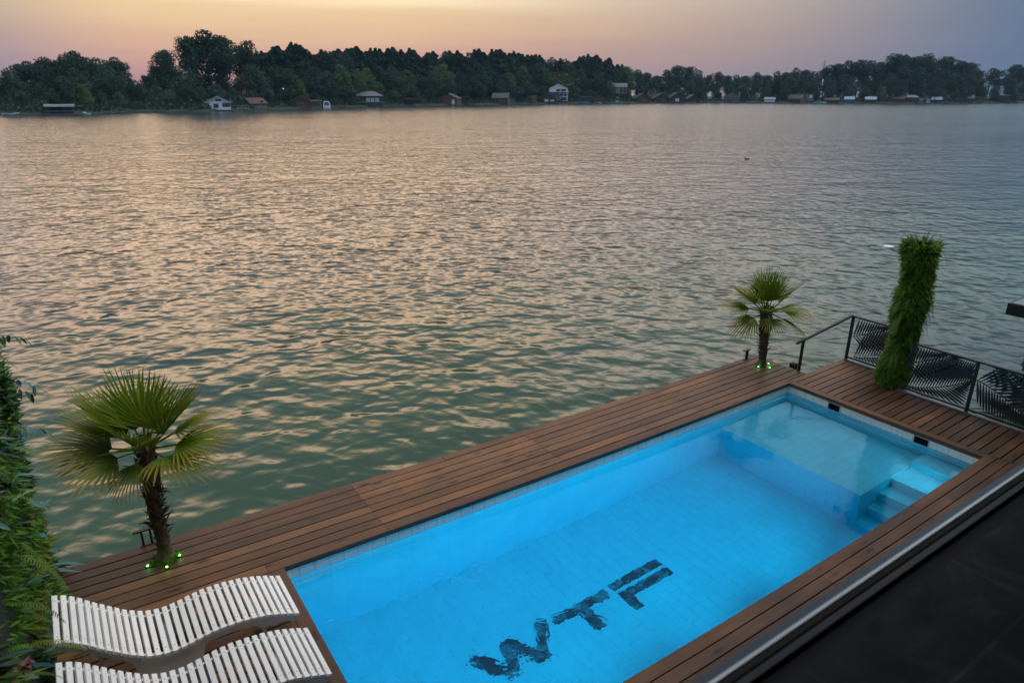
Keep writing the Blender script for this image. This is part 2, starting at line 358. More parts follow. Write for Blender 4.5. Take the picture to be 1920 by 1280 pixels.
# ---- deck
deck = MB(); BW, GAP, TH = .145, .0155, .045
def board(x0, x1, y0, y1, along='x', z=0.0, mb=None):
    """one plank; long axis 'along'; cut in short spans so the deck can flex; planks carry (along, across, random)"""
    mb = mb or deck; r = random.random(); off = random.uniform(0, 50); zj = z+random.uniform(-.0015, .0015)
    segs = max(1, int((x1-x0)/.8)) if along == 'x' else 1
    for i in range(segs):
        a, c = x0+(x1-x0)*i/segs, x0+(x1-x0)*(i+1)/segs
        V = [(a, y0, zj-TH), (c, y0, zj-TH), (c, y1, zj-TH), (a, y1, zj-TH), (a, y0+.0, zj-.004), (c, y0, zj-.004), (c, y1, zj-.004), (a, y1, zj-.004),
             (a, y0+.004, zj), (c, y0+.004, zj), (c, y1-.004, zj), (a, y1-.004, zj)]
        A = [((p[0]+off, p[1], r) if along == 'x' else (p[1]+off, p[0], r)) for p in V]
        Fc = [(8, 9, 10, 11), (0, 1, 5, 4), (4, 5, 9, 8), (2, 3, 7, 6), (6, 7, 11, 10)]
        if i == 0: Fc += [(3, 0, 4, 7), (7, 4, 8, 11)]
        if i == segs-1: Fc += [(1, 2, 6, 5), (5, 6, 10, 9)]
        mb.add(V, Fc, A)
def run(y0, y1, xs, jitter=0.0):
    """planks along x filling y0..y1, broken at the joints xs"""
    n = max(1, round((y1-y0)/BW)); wd = (y1-y0)/n
    for i in range(n):
        for a, c in zip(xs[:-1], xs[1:]):
            e = random.uniform(-.012, .012) if (i == n-1 and jitter) else 0
            board(a+.002, c-.002, y0+i*wd+GAP/2, y0+(i+1)*wd-GAP/2+e, 'x')
CP = .165
# far strip: coping plank then seven planks
board(-.165, 1.26-.002, 0, CP-GAP/2); board(1.262, 3.30, 0, CP-GAP/2); board(3.304, 6.9, 0, CP-GAP/2); board(6.904, PL+.14, 0, CP-GAP/2)
n = 7; wd = (1.27-CP)/n
for i in range(n):
    y0 = CP+i*wd
    cuts = [-2.16, 1.26, 4.05+random.uniform(-.02, .02), 6.95, 9.93+random.uniform(-.03, .02)]
    for a, c in zip(cuts[:-1], cuts[1:]):
        e = random.uniform(-.015, .008) if i == n-1 else 0
        if i == n-1 and a > 0: 
            mids = [a, (a+c)/2, c]
            for u, t in zip(mids[:-1], mids[1:]): board(u+.002, t-.002, y0+GAP/2, y0+wd-GAP/2+random.uniform(-.02, .008))
        else: board(a+.002, c-.002, y0+GAP/2, y0+wd-GAP/2+e)
# left deck beside the pool, under the loungers
board(-.150, -.004, -5.6, -.004, 'y')
run(-5.62, .0, [-2.16, -.155]); board(-2.16, -.169, .004, CP-GAP/2)
# right end: coping plank along y, then planks along x
board(PL+.004, PL+.142, -PW-.1, -.004, 'y')
run(-1.22, .085, [PL+.148, 11.26]); run(-5.6, -1.22, [PL+.148, 10.68])
run(.085, CP, [PL+.148, 9.94])
# near side between the pool and the building
xs = [-.004, 2.4, 5.15, 7.95, PL+.142]
yy = -PW
for i in range(16):
    sh = [x if j in (0, 4) else x+((i*37) % 7-3)*.28 for j, x in enumerate(xs)]
    if i > 0: sh[-1] = PL+.142
    for a, c in zip(sh[:-1], sh[1:]): board(a+.002, c-.002, yy-.142, yy-.004)
    yy -= .1475
tag(deck.build('wooden_deck', M_deck, warp=True), 'brown stained plank deck around the pool at the river edge', 'deck', kind='structure')
b = MB()
b.box(-2.14, PL+.06, 0.05, 1.2, -.32, -TH-.012); b.box(-2.14, -.06, -5.6, .05, -.32, -TH-.012)
b.box(PL+.09, 10.6, -5.6, .06, -.32, -TH-.012); b.box(10.6, 11.2, -1.18, .06, -.32, -TH-.012); b.box(-.06, PL+.09, -5.6, -PW-.08, -.32, -TH-.012)
for x in np.arange(-1.9, 11, 1.6): b.box(x, x+.12, .9, 1.02, -2.2, -.33)
tag(b.build('deck_frame', M_under, warp=True), 'dark floating frame under the deck planks', 'deck frame', kind='structure')
b = MB()
for x in np.arange(-2.0, 9.9, .62):
    for i in range(n):
        for s in (.25, .75): b.disc((x+random.uniform(-.01, .01), CP+i*wd+wd*s, -.0005), .003, .002, 5)
for y in np.arange(-5.2, 0, .45): b.disc((-.08, y, -.0005), .0045, .002, 6); b.disc((PL+.07, y, -.0005), .0045, .002, 6)
tag(b.build('deck_screws', M_screw, warp=True), 'tiny screw heads along the deck planks', 'screws', kind='structure')

# ---- swimming pool
FZ = PZ-1.5; LX, LZ, SY = 7.42, PZ-.42, -2.47         # floor level; ledge front, ledge level, stair well edge
pool = empty('swimming_pool', (PL/2, -PW/2, FZ), 0, 'long rectangular pool glowing bright blue, white tiles and dark letters on its floor', 'swimming pool')
def face(mb, P, uv):   # P four corners, uv four (u,v)
    mb.add(P, [(0, 1, 2, 3)], [(u, v, .5) for u, v in uv])
def wall(mb, a, c, z0, z1, u0=0.0):
    L = hypot(c[0]-a[0], c[1]-a[1]); nseg = max(1, int(L/.8))
    for i in range(nseg):
        p = [a[k]+(c[k]-a[k])*i/nseg for k in (0, 1)]; q = [a[k]+(c[k]-a[k])*(i+1)/nseg for k in (0, 1)]
        ua, uc = u0+L*i/nseg, u0+L*(i+1)/nseg
        face(mb, [(p[0], p[1], z0), (q[0], q[1], z0), (q[0], q[1], z1), (p[0], p[1], z1)], [(ua, z0), (uc, z0), (uc, z1), (ua, z1)])
E = .012   # tile face sits just under the lip of the coping
b = MB()
wall(b, (-E, E), (PL+E, E), FZ, -.19); wall(b, (PL+E, E), (PL+E, -PW-E), FZ, -.19); wall(b, (PL+E, -PW-E), (-E, -PW-E), FZ, -.19); wall(b, (-E, -PW-E), (-E, E), FZ, -.19)
b.build('pool_wall', M_twall, pool, warp=True)
# tiled band above the water with two skimmer mouths in the right wall
b = MB()
wall(b, (-E, E), (PL+E, E), -.188, -.045); wall(b, (PL+E, -PW-E), (-E, -PW-E), -.188, -.045); wall(b, (-E, -PW-E), (-E, E), -.188, -.045)
SK = [(-.80, -1.01), (-2.27, -2.49)]
ys = [E, SK[0][0], SK[0][1], SK[1][0], SK[1][1], -PW-E]
for a, c in ((0, 1), (2, 3), (4, 5)): wall(b, (PL+E, ys[a]), (PL+E, ys[c]), -.188, -.045, E-ys[a])
for a, c in SK: wall(b, (PL+E, a), (PL+E, c), -.078, -.045, E-a)
b.build('tile_band', M_tband, pool, warp=True)
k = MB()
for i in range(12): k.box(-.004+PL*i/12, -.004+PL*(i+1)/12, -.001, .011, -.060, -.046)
k.box(-.003, .008, -PW, -.004, -.060, -.046); k.build('painted_shade_strip', M_under, pool, warp=True)  # near-black strip paints in the shade under the coping edge
k = MB(); k.box(PL-.002, PL+.010, -PW, -.004, -.064, -.046); k.build('wood_fascia', M_fascia, pool, warp=True)
for a, c in SK:
    k = MB(); X = PL+E
    k.box(X+.002, X+.16, c, a, -.26, -.255); k.box(X+.15, X+.16, c, a, -.26, -.078); k.box(X+.002, X+.16, c, a, -.080, -.076)
    k.box(X+.002, X+.16, c-.004, c, -.26, -.078); k.box(X+.002, X+.16, a, a+.004, -.26, -.078)
    sk = k.build('skimmer', pmat('skimmer_plastic', (.09, .10, .10), .5), pool, warp=True)
    k = MB()
    for (u0, u1, v0, v1) in ((a, a+.018, -.19, -.06), (c-.018, c, -.19, -.06), (c, a, -.078, -.06)): k.box(X-.006, X-.001, u0, u1, v0, v1)
    k.build('skimmer_frame', pmat('skimmer_frame', (.6, .6, .52), .5), sk, warp=True)
b = MB()   # floor, tiles laid with their long side across the pool
nx = 10
for i in range(nx):
    x0, x1 = -E+(PL+2*E)*i/nx, -E+(PL+2*E)*(i+1)/nx
    face(b, [(x0, -PW-E, FZ), (x1, -PW-E, FZ), (x1, E, FZ), (x0, E, FZ)], [(-PW-E, x0), (-PW-E, x1), (E, x1), (E, x0)])
b.build('pool_floor', M_tfloor, pool, warp=True)
b = MB()   # shallow ledge at the right end
face(b, [(LX, SY, LZ), (PL+.01, SY, LZ), (PL+.01, .01, LZ), (LX, .01, LZ)], [(LX, SY), (PL, SY), (PL, 0), (LX, 0)])
face(b, [(LX, SY, FZ+.002), (LX, .01, FZ+.002), (LX, .01, LZ), (LX, SY, LZ)][::-1], [(SY, FZ), (0, FZ), (0, LZ), (SY, LZ)][::-1])
face(b, [(LX, SY, FZ+.002), (PL, SY, FZ+.002), (PL, SY, LZ), (LX, SY, LZ)], [(LX, FZ), (PL, FZ), (PL, LZ), (LX, LZ)])
lg = b.build('shallow_ledge', M_tfloor, pool, warp=True)
for x0, x1, zt in ((8.83, PL, PZ-.24), (8.30, 8.83, PZ-.50), (7.98, 8.30, PZ-.75), (7.68, 7.98, PZ-1.0), (7.38, 7.68, PZ-1.25)):
    b = MB(); y0, y1 = -PW-.005, SY-.004
    face(b, [(x0, y0, zt), (x1, y0, zt), (x1, y1, zt), (x0, y1, zt)], [(x0, y0), (x1, y0), (x1, y1), (x0, y1)])
    face(b, [(x0, y0, FZ+.003), (x0, y0, zt), (x0, y1, zt), (x0, y1, FZ+.003)], [(y0, FZ), (y0, zt), (y1, zt), (y1, FZ)])
    if zt > LZ: face(b, [(x0, y1, LZ), (x1, y1, LZ), (x1, y1, zt), (x0, y1, zt)], [(x0, LZ), (x1, LZ), (x1, zt), (x0, zt)])
    b.build('pool_step', M_tfloor, pool)
b = MB()   # rounded nosing along the walls a hand below the water
for (x0, x1, y0, y1) in ((0, PL, -.03, 0.005), (PL-.03, PL+.005, -PW, 0)): b.box(x0, x1, y0, y1, PZ-.16, PZ-.13)
b.build('tile_ridge', M_twall, pool, warp=True)
# mosaic letters on the floor
def mosaic_mat():
    mt = bpy.data.materials.new('letter_mosaic'); mt.use_nodes = True; T = NT(mt.node_tree); T.n.clear()
    bb = T.new('ShaderNodeBsdfPrincipled'); o = T.new('ShaderNodeOutputMaterial'); T.l.new(bb.outputs[0], o.inputs[0])
    tcn = T.new('ShaderNodeTexCoord'); n1 = T.noise(tcn.outputs['Object'], 4.2, 5, .65, dist=1.2)
    n2 = T.noise(tcn.outputs['Object'], 30, 2)
    c = T.ramp(n1, [(.3, (.012, .016, .024)), (.5, (.03, .04, .055)), (.57, (.14, .18, .19)), (.76, (.40, .42, .38))])
    c = T.mix(1.0, c, T.ramp(n2, [(.3, .6), (.7, 1.3)]), 'MULTIPLY')
    T.put(bb.inputs['Base Color'], c); bb.inputs['Roughness'].default_value = .3; return mt
M_mos = mosaic_mat()
def stroke(mb, p, q, wd, z=FZ+.006):
    p, q = np.array(p, float), np.array(q, float); d = (q-p)/np.linalg.norm(q-p); nn = np.array((-d[1], d[0]))*wd/2
    mb.add([(*(p-nn), z), (*(q-nn), z), (*(q+nn), z), (*(p+nn), z)], [(0, 1, 2, 3)])
b = MB(); zs = FZ+.006
stroke(b, (1.60, -1.29), (1.93, -1.76), .15); stroke(b, (1.93, -1.76), (2.10, -1.30), .15, zs+.002)
stroke(b, (2.08, -1.30), (2.33, -1.76), .15, zs+.004); stroke(b, (2.33, -1.76), (2.62, -1.29), .15, zs+.006)
b.build('letter', M_mos, pool)['label'] = 'dark mosaic letter W on the pool floor'
b = MB(); stroke(b, (2.75, -1.39), (3.61, -1.39), .15); stroke(b, (3.18, -1.467), (3.18, -1.82), .16); b.build('letter', M_mos, pool)['label'] = 'dark mosaic letter T on the pool floor'
b = MB(); stroke(b, (3.70, -1.36), (4.60, -1.36), .135); stroke(b, (3.71, -1.555), (4.60, -1.555), .14); stroke(b, (3.79, -1.627), (3.79, -1.84), .16)
b.build('letter', M_mos, pool)['label'] = 'dark mosaic letter F on the pool floor'
# underwater lamps, let into the near and left walls
POOL_BLUE = (.0, .66, .88)
def pool_lamp(x, y, z, dx, dy, power):
    k = MB(); nrm = np.array((dx, dy, 0.)); c = np.array((x, y, z)); sd = np.array((-dy, dx, 0.))
    N = 16; ring = [c+.085*(cos(2*pi*i/N)*sd+sin(2*pi*i/N)*np.array((0, 0, 1.))) for i in range(N)]
    k.add([p for p in ring]+[p+nrm*.02 for p in ring], [(i, (i+1) % N, N+(i+1) % N, N+i) for i in range(N)])
    k.add([p+nrm*.018 for p in ring], [tuple(range(N))])
    o = k.build('pool_light', pmat('pool_light_lens', (.8, .85, .9), .3, emit=(.3, .75, 1.0), estr=2.0), pool)
    ld = bpy.data.lights.new('pool_lamp', 'AREA'); ld.shape = 'DISK'; ld.size = .3; ld.energy = power; ld.color = POOL_BLUE; ld.spread = RAD(122)
    lo = bpy.data.objects.new('pool_lamp', ld); COL.objects.link(lo); lo.parent = pool
    lo.location = (np.array((x, y, z))+nrm*.06-wloc(pool)).tolist()
    lo.rotation_euler = mathutils.Vector((-dx, -dy, .12)).to_track_quat('Z', 'Y').to_euler()
for x in (.8, 2.5, 4.2, 5.9): pool_lamp(x, -PW-E+.004, PZ-.40, 0, 1, 18)
pool_lamp(8.5, -PW-E+.004, PZ-.14, 0, 1, 2.6)  # extra weak lamp added only to brighten the ledge and steps
# pool water
def pool_water_mat():
    mt = bpy.data.materials.new('pool_water'); mt.use_nodes = True; T = NT(mt.node_tree); T.n.clear()
    g = T.new('ShaderNodeBsdfGlass'); o = T.new('ShaderNodeOutputMaterial'); T.l.new(g.outputs[0], o.inputs[0])
    g.inputs['IOR'].default_value = 1.33; g.inputs['Roughness'].default_value = 0.0; g.inputs['Color'].default_value = (.60, .88, 1.0, 1)
    va = T.new('ShaderNodeVolumeAbsorption'); va.inputs['Color'].default_value = (.14, .93, 1.0, 1); va.inputs['Density'].default_value = 1.15; T.l.new(va.outputs[0], o.inputs[1])
    tcn = T.new('ShaderNodeTexCoord'); v = tcn.outputs['Object']; s = T.new('ShaderNodeSeparateXYZ'); T.l.new(v, s.inputs[0])
    calm = T.mapr(s.outputs[0], 3.9, .4, .10, 1.1, True)
    dist = T.vmath('DISTANCE', v, (1.9, -1.0, 0), out=1)
    nz = T.noise(v, 3.2, 3, .55, dist=.8); fine = T.noise(v, 13, 2, .5)
    rip = T.math('MULTIPLY', T.math('SINE', T.math('ADD', T.math('MULTIPLY', dist, 52), T.math('MULTIPLY', nz, 16))), T.mapr(dist, .1, 1.6, 1, 0, True))
    h = T.math('MULTIPLY', calm, T.math('ADD', T.math('ADD', T.math('MULTIPLY', nz, .028), T.math('MULTIPLY', fine, .0035)), T.math('MULTIPLY', rip, .0010)))
    bn = T.new('ShaderNodeBump'); bn.inputs['Strength'].default_value = 1.0; bn.inputs['Distance'].default_value = 1.0
    T.put(bn.inputs['Height'], h); T.l.new(bn.outputs[0], g.inputs['Normal'])
    return mt
b = MB(); nx = 12; W0, WB = .03, FZ-.03
xs_ = [-E-W0+(PL+2*E+2*W0)*k/nx for k in range(nx+1)]; V = []
for x in xs_: V += [(x, -PW-E-W0, PZ), (x, E+W0, PZ), (x, -PW-E-W0, WB), (x, E+W0, WB)]
Fc = [(0, 1, 3, 2), (4*nx, 4*nx+2, 4*nx+3, 4*nx+1)]
for k in range(nx): a = 4*k; Fc += [(a, a+4, a+5, a+1), (a+2, a+3, a+7, a+6), (a, a+2, a+6, a+4), (a+1, a+5, a+7, a+3)]
b.add(V, Fc)
tag(b.build('pool_water', pool_water_mat(), warp=True), 'clear lit water filling the pool', 'water', kind='structure')

# ================================================================== BUILDING the photo is taken from
M_stone = tile_mat('floor_stone', (.006, .010, .012), (.022, .019, .014), .9, 1.3, 0.0, .006, False)
def _stone():
    T = NT(M_stone.node_tree); b_ = T.n['Principled BSDF']; v_ = T.n['Attribute'].outputs['Vector']; src = b_.inputs['Base Color'].links[0].from_socket
    cl = T.noise(v_, 2.2, 6, .68, dist=.9); T.put(b_.inputs['Base Color'], T.mix(1.0, src, T.ramp(cl, [(.35, .6), (.5, 1.8), (.66, 5.0)]), 'MULTIPLY'))
    T.put(b_.inputs['Roughness'], T.mapr(cl, .3, .7, .62, .38)); b_.inputs['Specular IOR Level'].default_value = .22
_stone()
M_alu = pmat('aluminium', (.92, .94, .92), .3, metal=.6, var=.08, vscale=4)
M_alud = pmat('dark_aluminium', (.10, .13, .16), .35, metal=.5)
M_rubber = pmat('rubber_gasket', (.004, .004, .004), .7)
M_frame = pmat('window_frame_paint', (.035, .04, .045), .4)
M_wallp = pmat('building_render', (.05, .05, .05), .8, var=.2)
HZ = 3.4
bld = empty('building', (1.0, -8.0, 0), 0, 'dark upper room with stone floor that the picture is taken from', 'building')
b = MB(); X0, X1, Y0, Y1 = -5.0, 15.0, -11.0, -5.79
b.add([(X0, Y0, HZ), (X1, Y0, HZ), (X1, Y1, HZ), (X0, Y1, HZ)], [(0, 1, 2, 3)], [((x-1.07), (y+6.055), .5) for x, y in ((X0, Y0), (X1, Y0), (X1, Y1), (X0, Y1))])
b.build('stone_floor', M_stone, bld)
b = MB(); b.box(X0, X1, Y0, -5.70, 3.1, HZ-.02); b.box(X0, X1, Y0, -5.62, 0.01, 3.1); b.build('lower_wall', M_wallp, bld)
b = MB(); b.box(X0, X1, Y0, -5.5, 6.5, 9.5); b.box(X0+2.6, X1, -5.497, -4.1, 6.5, 9.4); b.build('upper_floors', M_wallp, bld)  # unseen floors, height and overhang shaped to shade the near deck
b = MB(); b.box(X0, X1, Y0, Y0+.2, HZ, 6.5); b.build('back_wall', M_wallp, bld)
for xa in (X0, X1-.2):
    b = MB(); b.box(xa, xa+.2, Y0+.2, -5.8, HZ, 6.5); b.build('side_wall', M_wallp, bld)
b = MB(); b.box(16.6, 22, -12, -1.2, -.5, 9); b.build('added_shade_block', M_wallp, bld)  # unseen block added to the building to shade the right deck
wf = empty('window_frame', (0, -5.7, HZ), 0, 'bottom rails of a big sliding window, bright aluminium strip over black track', 'window frame')
b = MB(); b.box(X0, X1, -5.70, -5.625, HZ-.055, HZ-.015); b.build('outer_sill', M_alud, wf)
b = MB(); b.box(X0, X1, -5.672, -5.661, HZ-.014, HZ+.004); b.build('track_strip', M_alu, wf)
b = MB(); b.box(X0, X1, -5.698, -5.680, HZ-.014, HZ+.006); b.box(X0, X1, -5.79, -5.742, HZ-.014, HZ-.003); b.build('gasket', M_rubber, wf)
b = MB(); b.box(X0, X1, -5.730, -5.708, HZ-.014, HZ+.010); b.build('inner_rail', M_frame, wf)

# ================================================================== SUN LOUNGERS
PROF = [(-2.05, .85), (-1.98, .825), (-1.9, .78), (-1.79, .67), (-1.68, .565), (-1.57, .47), (-1.47, .395), (-1.37, .35), (-1.22, .325), (-1.08, .345), (-.93, .372),
        (-.79, .375), (-.63, .36), (-.49, .335), (-.35, .29), (-.2, .225), (-.13, .185)]
def make_lounger(yf):
    root = empty('sun_lounger', (-1.1, yf-.33, 0))
    xs = np.array([p[0] for p in PROF]); zs = np.array([p[1] for p in PROF])
    xf = np.linspace(xs[0], xs[-1], 200); zf = np.interp(xf, xs, zs)
    kk = np.ones(15)/15; zp = np.convolve(np.pad(zf, 7, 'edge'), kk, 'valid'); zp[:6] = zf[:6]
    s = np.concatenate([[0], np.cumsum(np.hypot(np.diff(xf), np.diff(zp)))])
    nsl = 31; pos = np.linspace(.026, s[-1]-.026, nsl)
    sl_ = MB()
    for i, t in enumerate(pos):
        x = np.interp(t, s, xf); z = np.interp(t, s, zp)
        x2 = np.interp(t+.02, s, xf)-np.interp(t-.02, s, xf); z2 = np.interp(t+.02, s, zp)-np.interp(t-.02, s, zp)
        d = np.array((x2, 0, z2)); d /= np.linalg.norm(d); nn = np.array((-d[2], 0, d[0])); c = np.array((x, 0, z)); h = .0225; th = .026
        ya, yb = yf-.66+random.uniform(-.003, .003), yf+random.uniform(-.003, .003); bv = .003
        ring = [(-h, -th), (h, -th), (h, -bv), (h-bv, 0), (-h+bv, 0), (-h, -bv)]
        V = [c+d*a+nn*bb+np.array((0, y, 0)) for y in (ya, yb) for a, bb in ring]; k = 6
        sl_.add(V, [tuple(range(k)), tuple(range(2*k-1, k-1, -1))]+[(j, k+j, k+(j+1) % k, (j+1) % k) for j in range(k)])
    sc = sl_; nsp = len(sl_.f)
    for t in pos:
        x = np.interp(t, s, xf); z = np.interp(t, s, zp)
        for y in (yf-.08, yf-.58): sc.disc((x, y, z+.0003), .005, .0012, 6)
    sl_.build('slatted_surface', M_white, root, mat2=M_screw, split=nsp)
    for y in (yf-.05, yf-.61):      # curved side boards under the slats
        sb = MB(); y0, y1 = y-.014, y+.014; V = []; N = len(xf[::5])
        for x, z in zip(xf[::5], zp[::5]):
            zb = z-.027; low = zb-.095
            if -1.52 < x < -1.0: low = min(low, .012 + .9*max(0, abs(x+1.26)-.2)*1.2)
            if -.52 < x < -.34: low = min(low, zb-.13)
            V += [(x, y0, zb), (x, y1, zb), (x, y0, max(low, .012)), (x, y1, max(low, .012))]
        Fc = []
        for i in range(N-1):
            a, c = 4*i, 4*i+4; Fc += [(a, c, c+1, a+1), (a+2, a+3, c+3, c+2), (a, a+2, c+2, c), (a+1, c+1, c+3, a+3)]
        Fc += [(0, 1, 3, 2), (4*N-4, 4*N-2, 4*N-1, 4*N-3)]
        sb.add(V, Fc); sb.build('side_rail', M_wrail, root)
    for x, z in ((-1.82, .58), (-.46, .22)):
        for y in (yf-.085, yf-.575):
            lg_ = MB(); lg_.bar((x, y, .005), (x+(.05 if x < -1 else 0), y, z), .05, .03); lg_.build('leg', M_wrail, root)
    for x, z in ((-1.26, .17), (-.46, .14)):
        cb = MB(); cb.box(x-.03, x+.03, yf-.595, yf-.065, z-.02, z+.02); cb.build('cross_bar', M_wrail, root)
    return root
l1 = make_lounger(-.34); tag(l1, 'white slatted wave lounger farther from the camera, nearest the palm', 'sun lounger', 'white sun loungers beside the pool')
l2 = make_lounger(-1.235); tag(l2, 'white slatted wave lounger cut off by the bottom edge, at the pool corner', 'sun lounger', 'white sun loungers beside the pool')

# ================================================================== PALMS
def fan_leaf(base, dirv, petiole, size, age, seg=34, spread=118, droop=.25, fold=.35, roll=0.0):
    """palmate leaf: quads and their (tip, age, random) attribute; base = crown centre"""
    dirv = unit(dirv); side = unit(np.cross(dirv, (0, 0, 1))) if abs(dirv[2]) < .97 else np.array((1., 0, 0))
    nrm = unit(np.cross(side, dirv)); side, nrm = cos(roll)*side+sin(roll)*nrm, -sin(roll)*side+cos(roll)*nrm
    hub = base+dirv*petiole+np.array((0, 0, -1))*petiole*petiole*droop*.35
    V, A = [], []
    def seg_quad(p0, p1, w0, w1, sd, a0, a1, r):
        V.extend([p0-sd*w0, p0+sd*w0, p1+sd*w1, p1-sd*w1]); A.extend([(a0, age, r)]*2+[(a1, age, r)]*2)
    # petiole
    pts = [base+dirv*petiole*t+np.array((0, 0, -1))*(petiole*t)**2*droop*.35 for t in (0, .5, 1)]
    for i in range(2):
        seg_quad(pts[i], pts[i+1], .013, .010, side, 0, 0, .2); seg_quad(pts[i], pts[i+1], .013, .010, nrm, 0, 0, .2)
    for k in range(seg):
        u = (k+.5)/seg*2-1; th = RAD(spread)*u + random.uniform(-.02, .02)
        L = size*(1-.32*abs(u)**2.2)*random.uniform(.93, 1.05)
        dd = cos(th)*dirv+sin(th)*side; cup = abs(u)*fold
        dd = unit(dd+nrm*(.10+cup*.5)*(1 if age < .7 else .3))
        sd = unit(np.cross(dd, nrm)); r = random.random()
        tipdroop = (.06+.40*max(0, age-.3)+random.uniform(0, .06))*droop*1.6
        wmid = L*sin(RAD(spread)/seg)*.74
        fr = (0, .42, .75, 1.0); ws = (.004, wmid*.62, wmid*.50, .0025)
        pp = [hub+dd*L*t+np.array((0, 0, -1))*tipdroop*L*t**2.4 + side*random.uniform(-.02, .02)*L*(t > .8) for t in fr]
        nf = unit(np.cross(sd, dd))
        for i in range(3):
            # each segment folded in a shallow V
            l0, l1_ = pp[i]-sd*ws[i]+nf*ws[i]*.45, pp[i+1]-sd*ws[i+1]+nf*ws[i+1]*.45
            r0, r1_ = pp[i]+sd*ws[i]+nf*ws[i]*.45, pp[i+1]+sd*ws[i+1]+nf*ws[i+1]*.45
            V.extend([l0, pp[i], pp[i+1], l1_]); V.extend([pp[i], r0, r1_, pp[i+1]])
            A.extend([(fr[i], age, r), (fr[i], age, r), (fr[i+1], age, r), (fr[i+1], age, r)]*2)
    return V, A
def palm(name_label, base, top, r0, r1, leaves, size, pet, group, moss=True, seed=3):
    random.seed(seed); root = empty('palm_tree', base, 0, name_label, 'palm tree', group)
    base, top = np.array(base, float), np.array(top, float); H = top[2]-base[2]
    n, m_ = 44, 20; V = []
    for i in range(n+1):
        t = i/n; c = base+(top-base)*t+np.array((.012*sin(t*9), .012*cos(t*7), 0))
        r = r0+(r1-r0)*t**.8+(.045*max(0, 1-t/.08) if t < .08 else 0)
        for k in range(m_):
            th = 2*pi*k/m_; rr = r*(1+.10*sin(3*th+t*40)*(.4+t)+random.uniform(-.07, .07)+.05*sin(i*2.2))
            V.append(c+np.array((rr*cos(th), rr*sin(th), 0)))
    tr = MB(); tr.add(V, [(i*m_+k, i*m_+(k+1) % m_, (i+1)*m_+(k+1) % m_, (i+1)*m_+k) for i in range(n) for k in range(m_)], None, True)
    tr.add(V[-m_:], [tuple(range(m_))]); nsp = len(tr.f)
    st = tr      # old leaf bases and fibre
    for i in range(150):
        t = random.random()**.75*.98+.02; th = random.uniform(0, 2*pi); c = base+(top-base)*t; r = (r0+(r1-r0)*t**.8)
        o = np.array((cos(th), sin(th), 0)); L = random.uniform(.03, .08) if random.random() < .75 else random.uniform(.10, .20)
        p = c+o*r*.9; q = c+o*(r+L*.8)+np.array((0, 0, random.uniform(-.2, .9)*L))
        if t < .25: L *= .5; q = p+(q-p)*.45
        st.tube([p, (p+q)/2+np.array((0, 0, L*.1)), q], [.014, .009, .003], 5)
    for i in range(60):
        t = random.uniform(.55, 1.0); th = random.uniform(0, 2*pi); c = base+(top-base)*t; r = (r0+(r1-r0)*t**.8)*1.05; o = np.array((cos(th), sin(th), 0))
        sdv = np.array((-sin(th), cos(th), 0)); p = c+o*r
        st.add([p-sdv*.03, p+sdv*.03, p+sdv*.02+o*.035+np.array((0, 0, .12)), p-sdv*.02+o*.035+np.array((0, 0, .12))], [(0, 1, 2, 3)])
    tr.build('trunk', M_trunk, root, mat2=M_fibre, split=nsp)
    crown = top+np.array((0, 0, -.03))
    for (az, el, pl, sz, age, dr, rl) in leaves:
        a = RAD(az); e = RAD(el); d = np.array((sin(a)*cos(e), cos(a)*cos(e), sin(e)))
        spr = random.uniform(58, 72) if el > 45 else random.uniform(62, 80)
        Vq, A = fan_leaf(crown+d*np.array((1, 1, .3))*.04, d, pet*pl, size*sz, age, spread=spr, droop=dr, roll=rl, seg=24 if age < .25 else 20)
        quads('frond', Vq, M_palmdead if age > 1.2 else M_palm, root, A)
    if moss:
        Vm = []; 
        for i in range(380):
            th = random.uniform(0, 2*pi); rr = random.uniform(.6, 1.25)*(r0+.05); p = base+np.array((rr*cos(th), rr*sin(th), random.uniform(0, .05)*max(0., 1.4-rr/(r0+.05))+.004))
            d = unit([cos(th)+random.uniform(-1, 1), sin(th)+random.uniform(-1, 1), random.uniform(.3, 1.4)]); s2 = unit(np.cross(d, (random.random(), random.random(), .3)))
            L = random.uniform(.018, .045); Vm += [p-s2*.005, p+s2*.005, p+d*L+s2*.002, p+d*L-s2*.002]
        quads('moss', Vm, M_moss, root)
    return root
def leafset(n, seed, lo=-38, hi=82):
    random.seed(seed); out = []
    for i in range(n):
        t = i/(n-1); az = (i*137.5+seed*31) % 360; el = hi-(hi-lo)*t**.62+random.uniform(-5, 5)
        out.append((az, el, random.uniform(.85, 1.15), random.uniform(.9, 1.08), min(1.0, t*.95+random.uniform(-.1, .1)) if t > .15 else .05, .22+.2*t, random.uniform(-.35, .35)))
    res_ = []
    for (az, el, a_, b_, c_, d_, e_) in out:      # low fans reach out to the sides, away from the walkway and the water
        if el < 24:
            k = round((az-34)/180-.5); side = 124 if (k % 2 == 0) else 304; az = side+((az % 97)/97-.5)*95
        res_.append((az, el, a_, b_, c_, d_, e_))
    return res_
bl = on_z(310, 1047); tl = on_dist(271, 838, hypot(bl[0]-CAM[0], bl[1]-CAM[1])+.05)
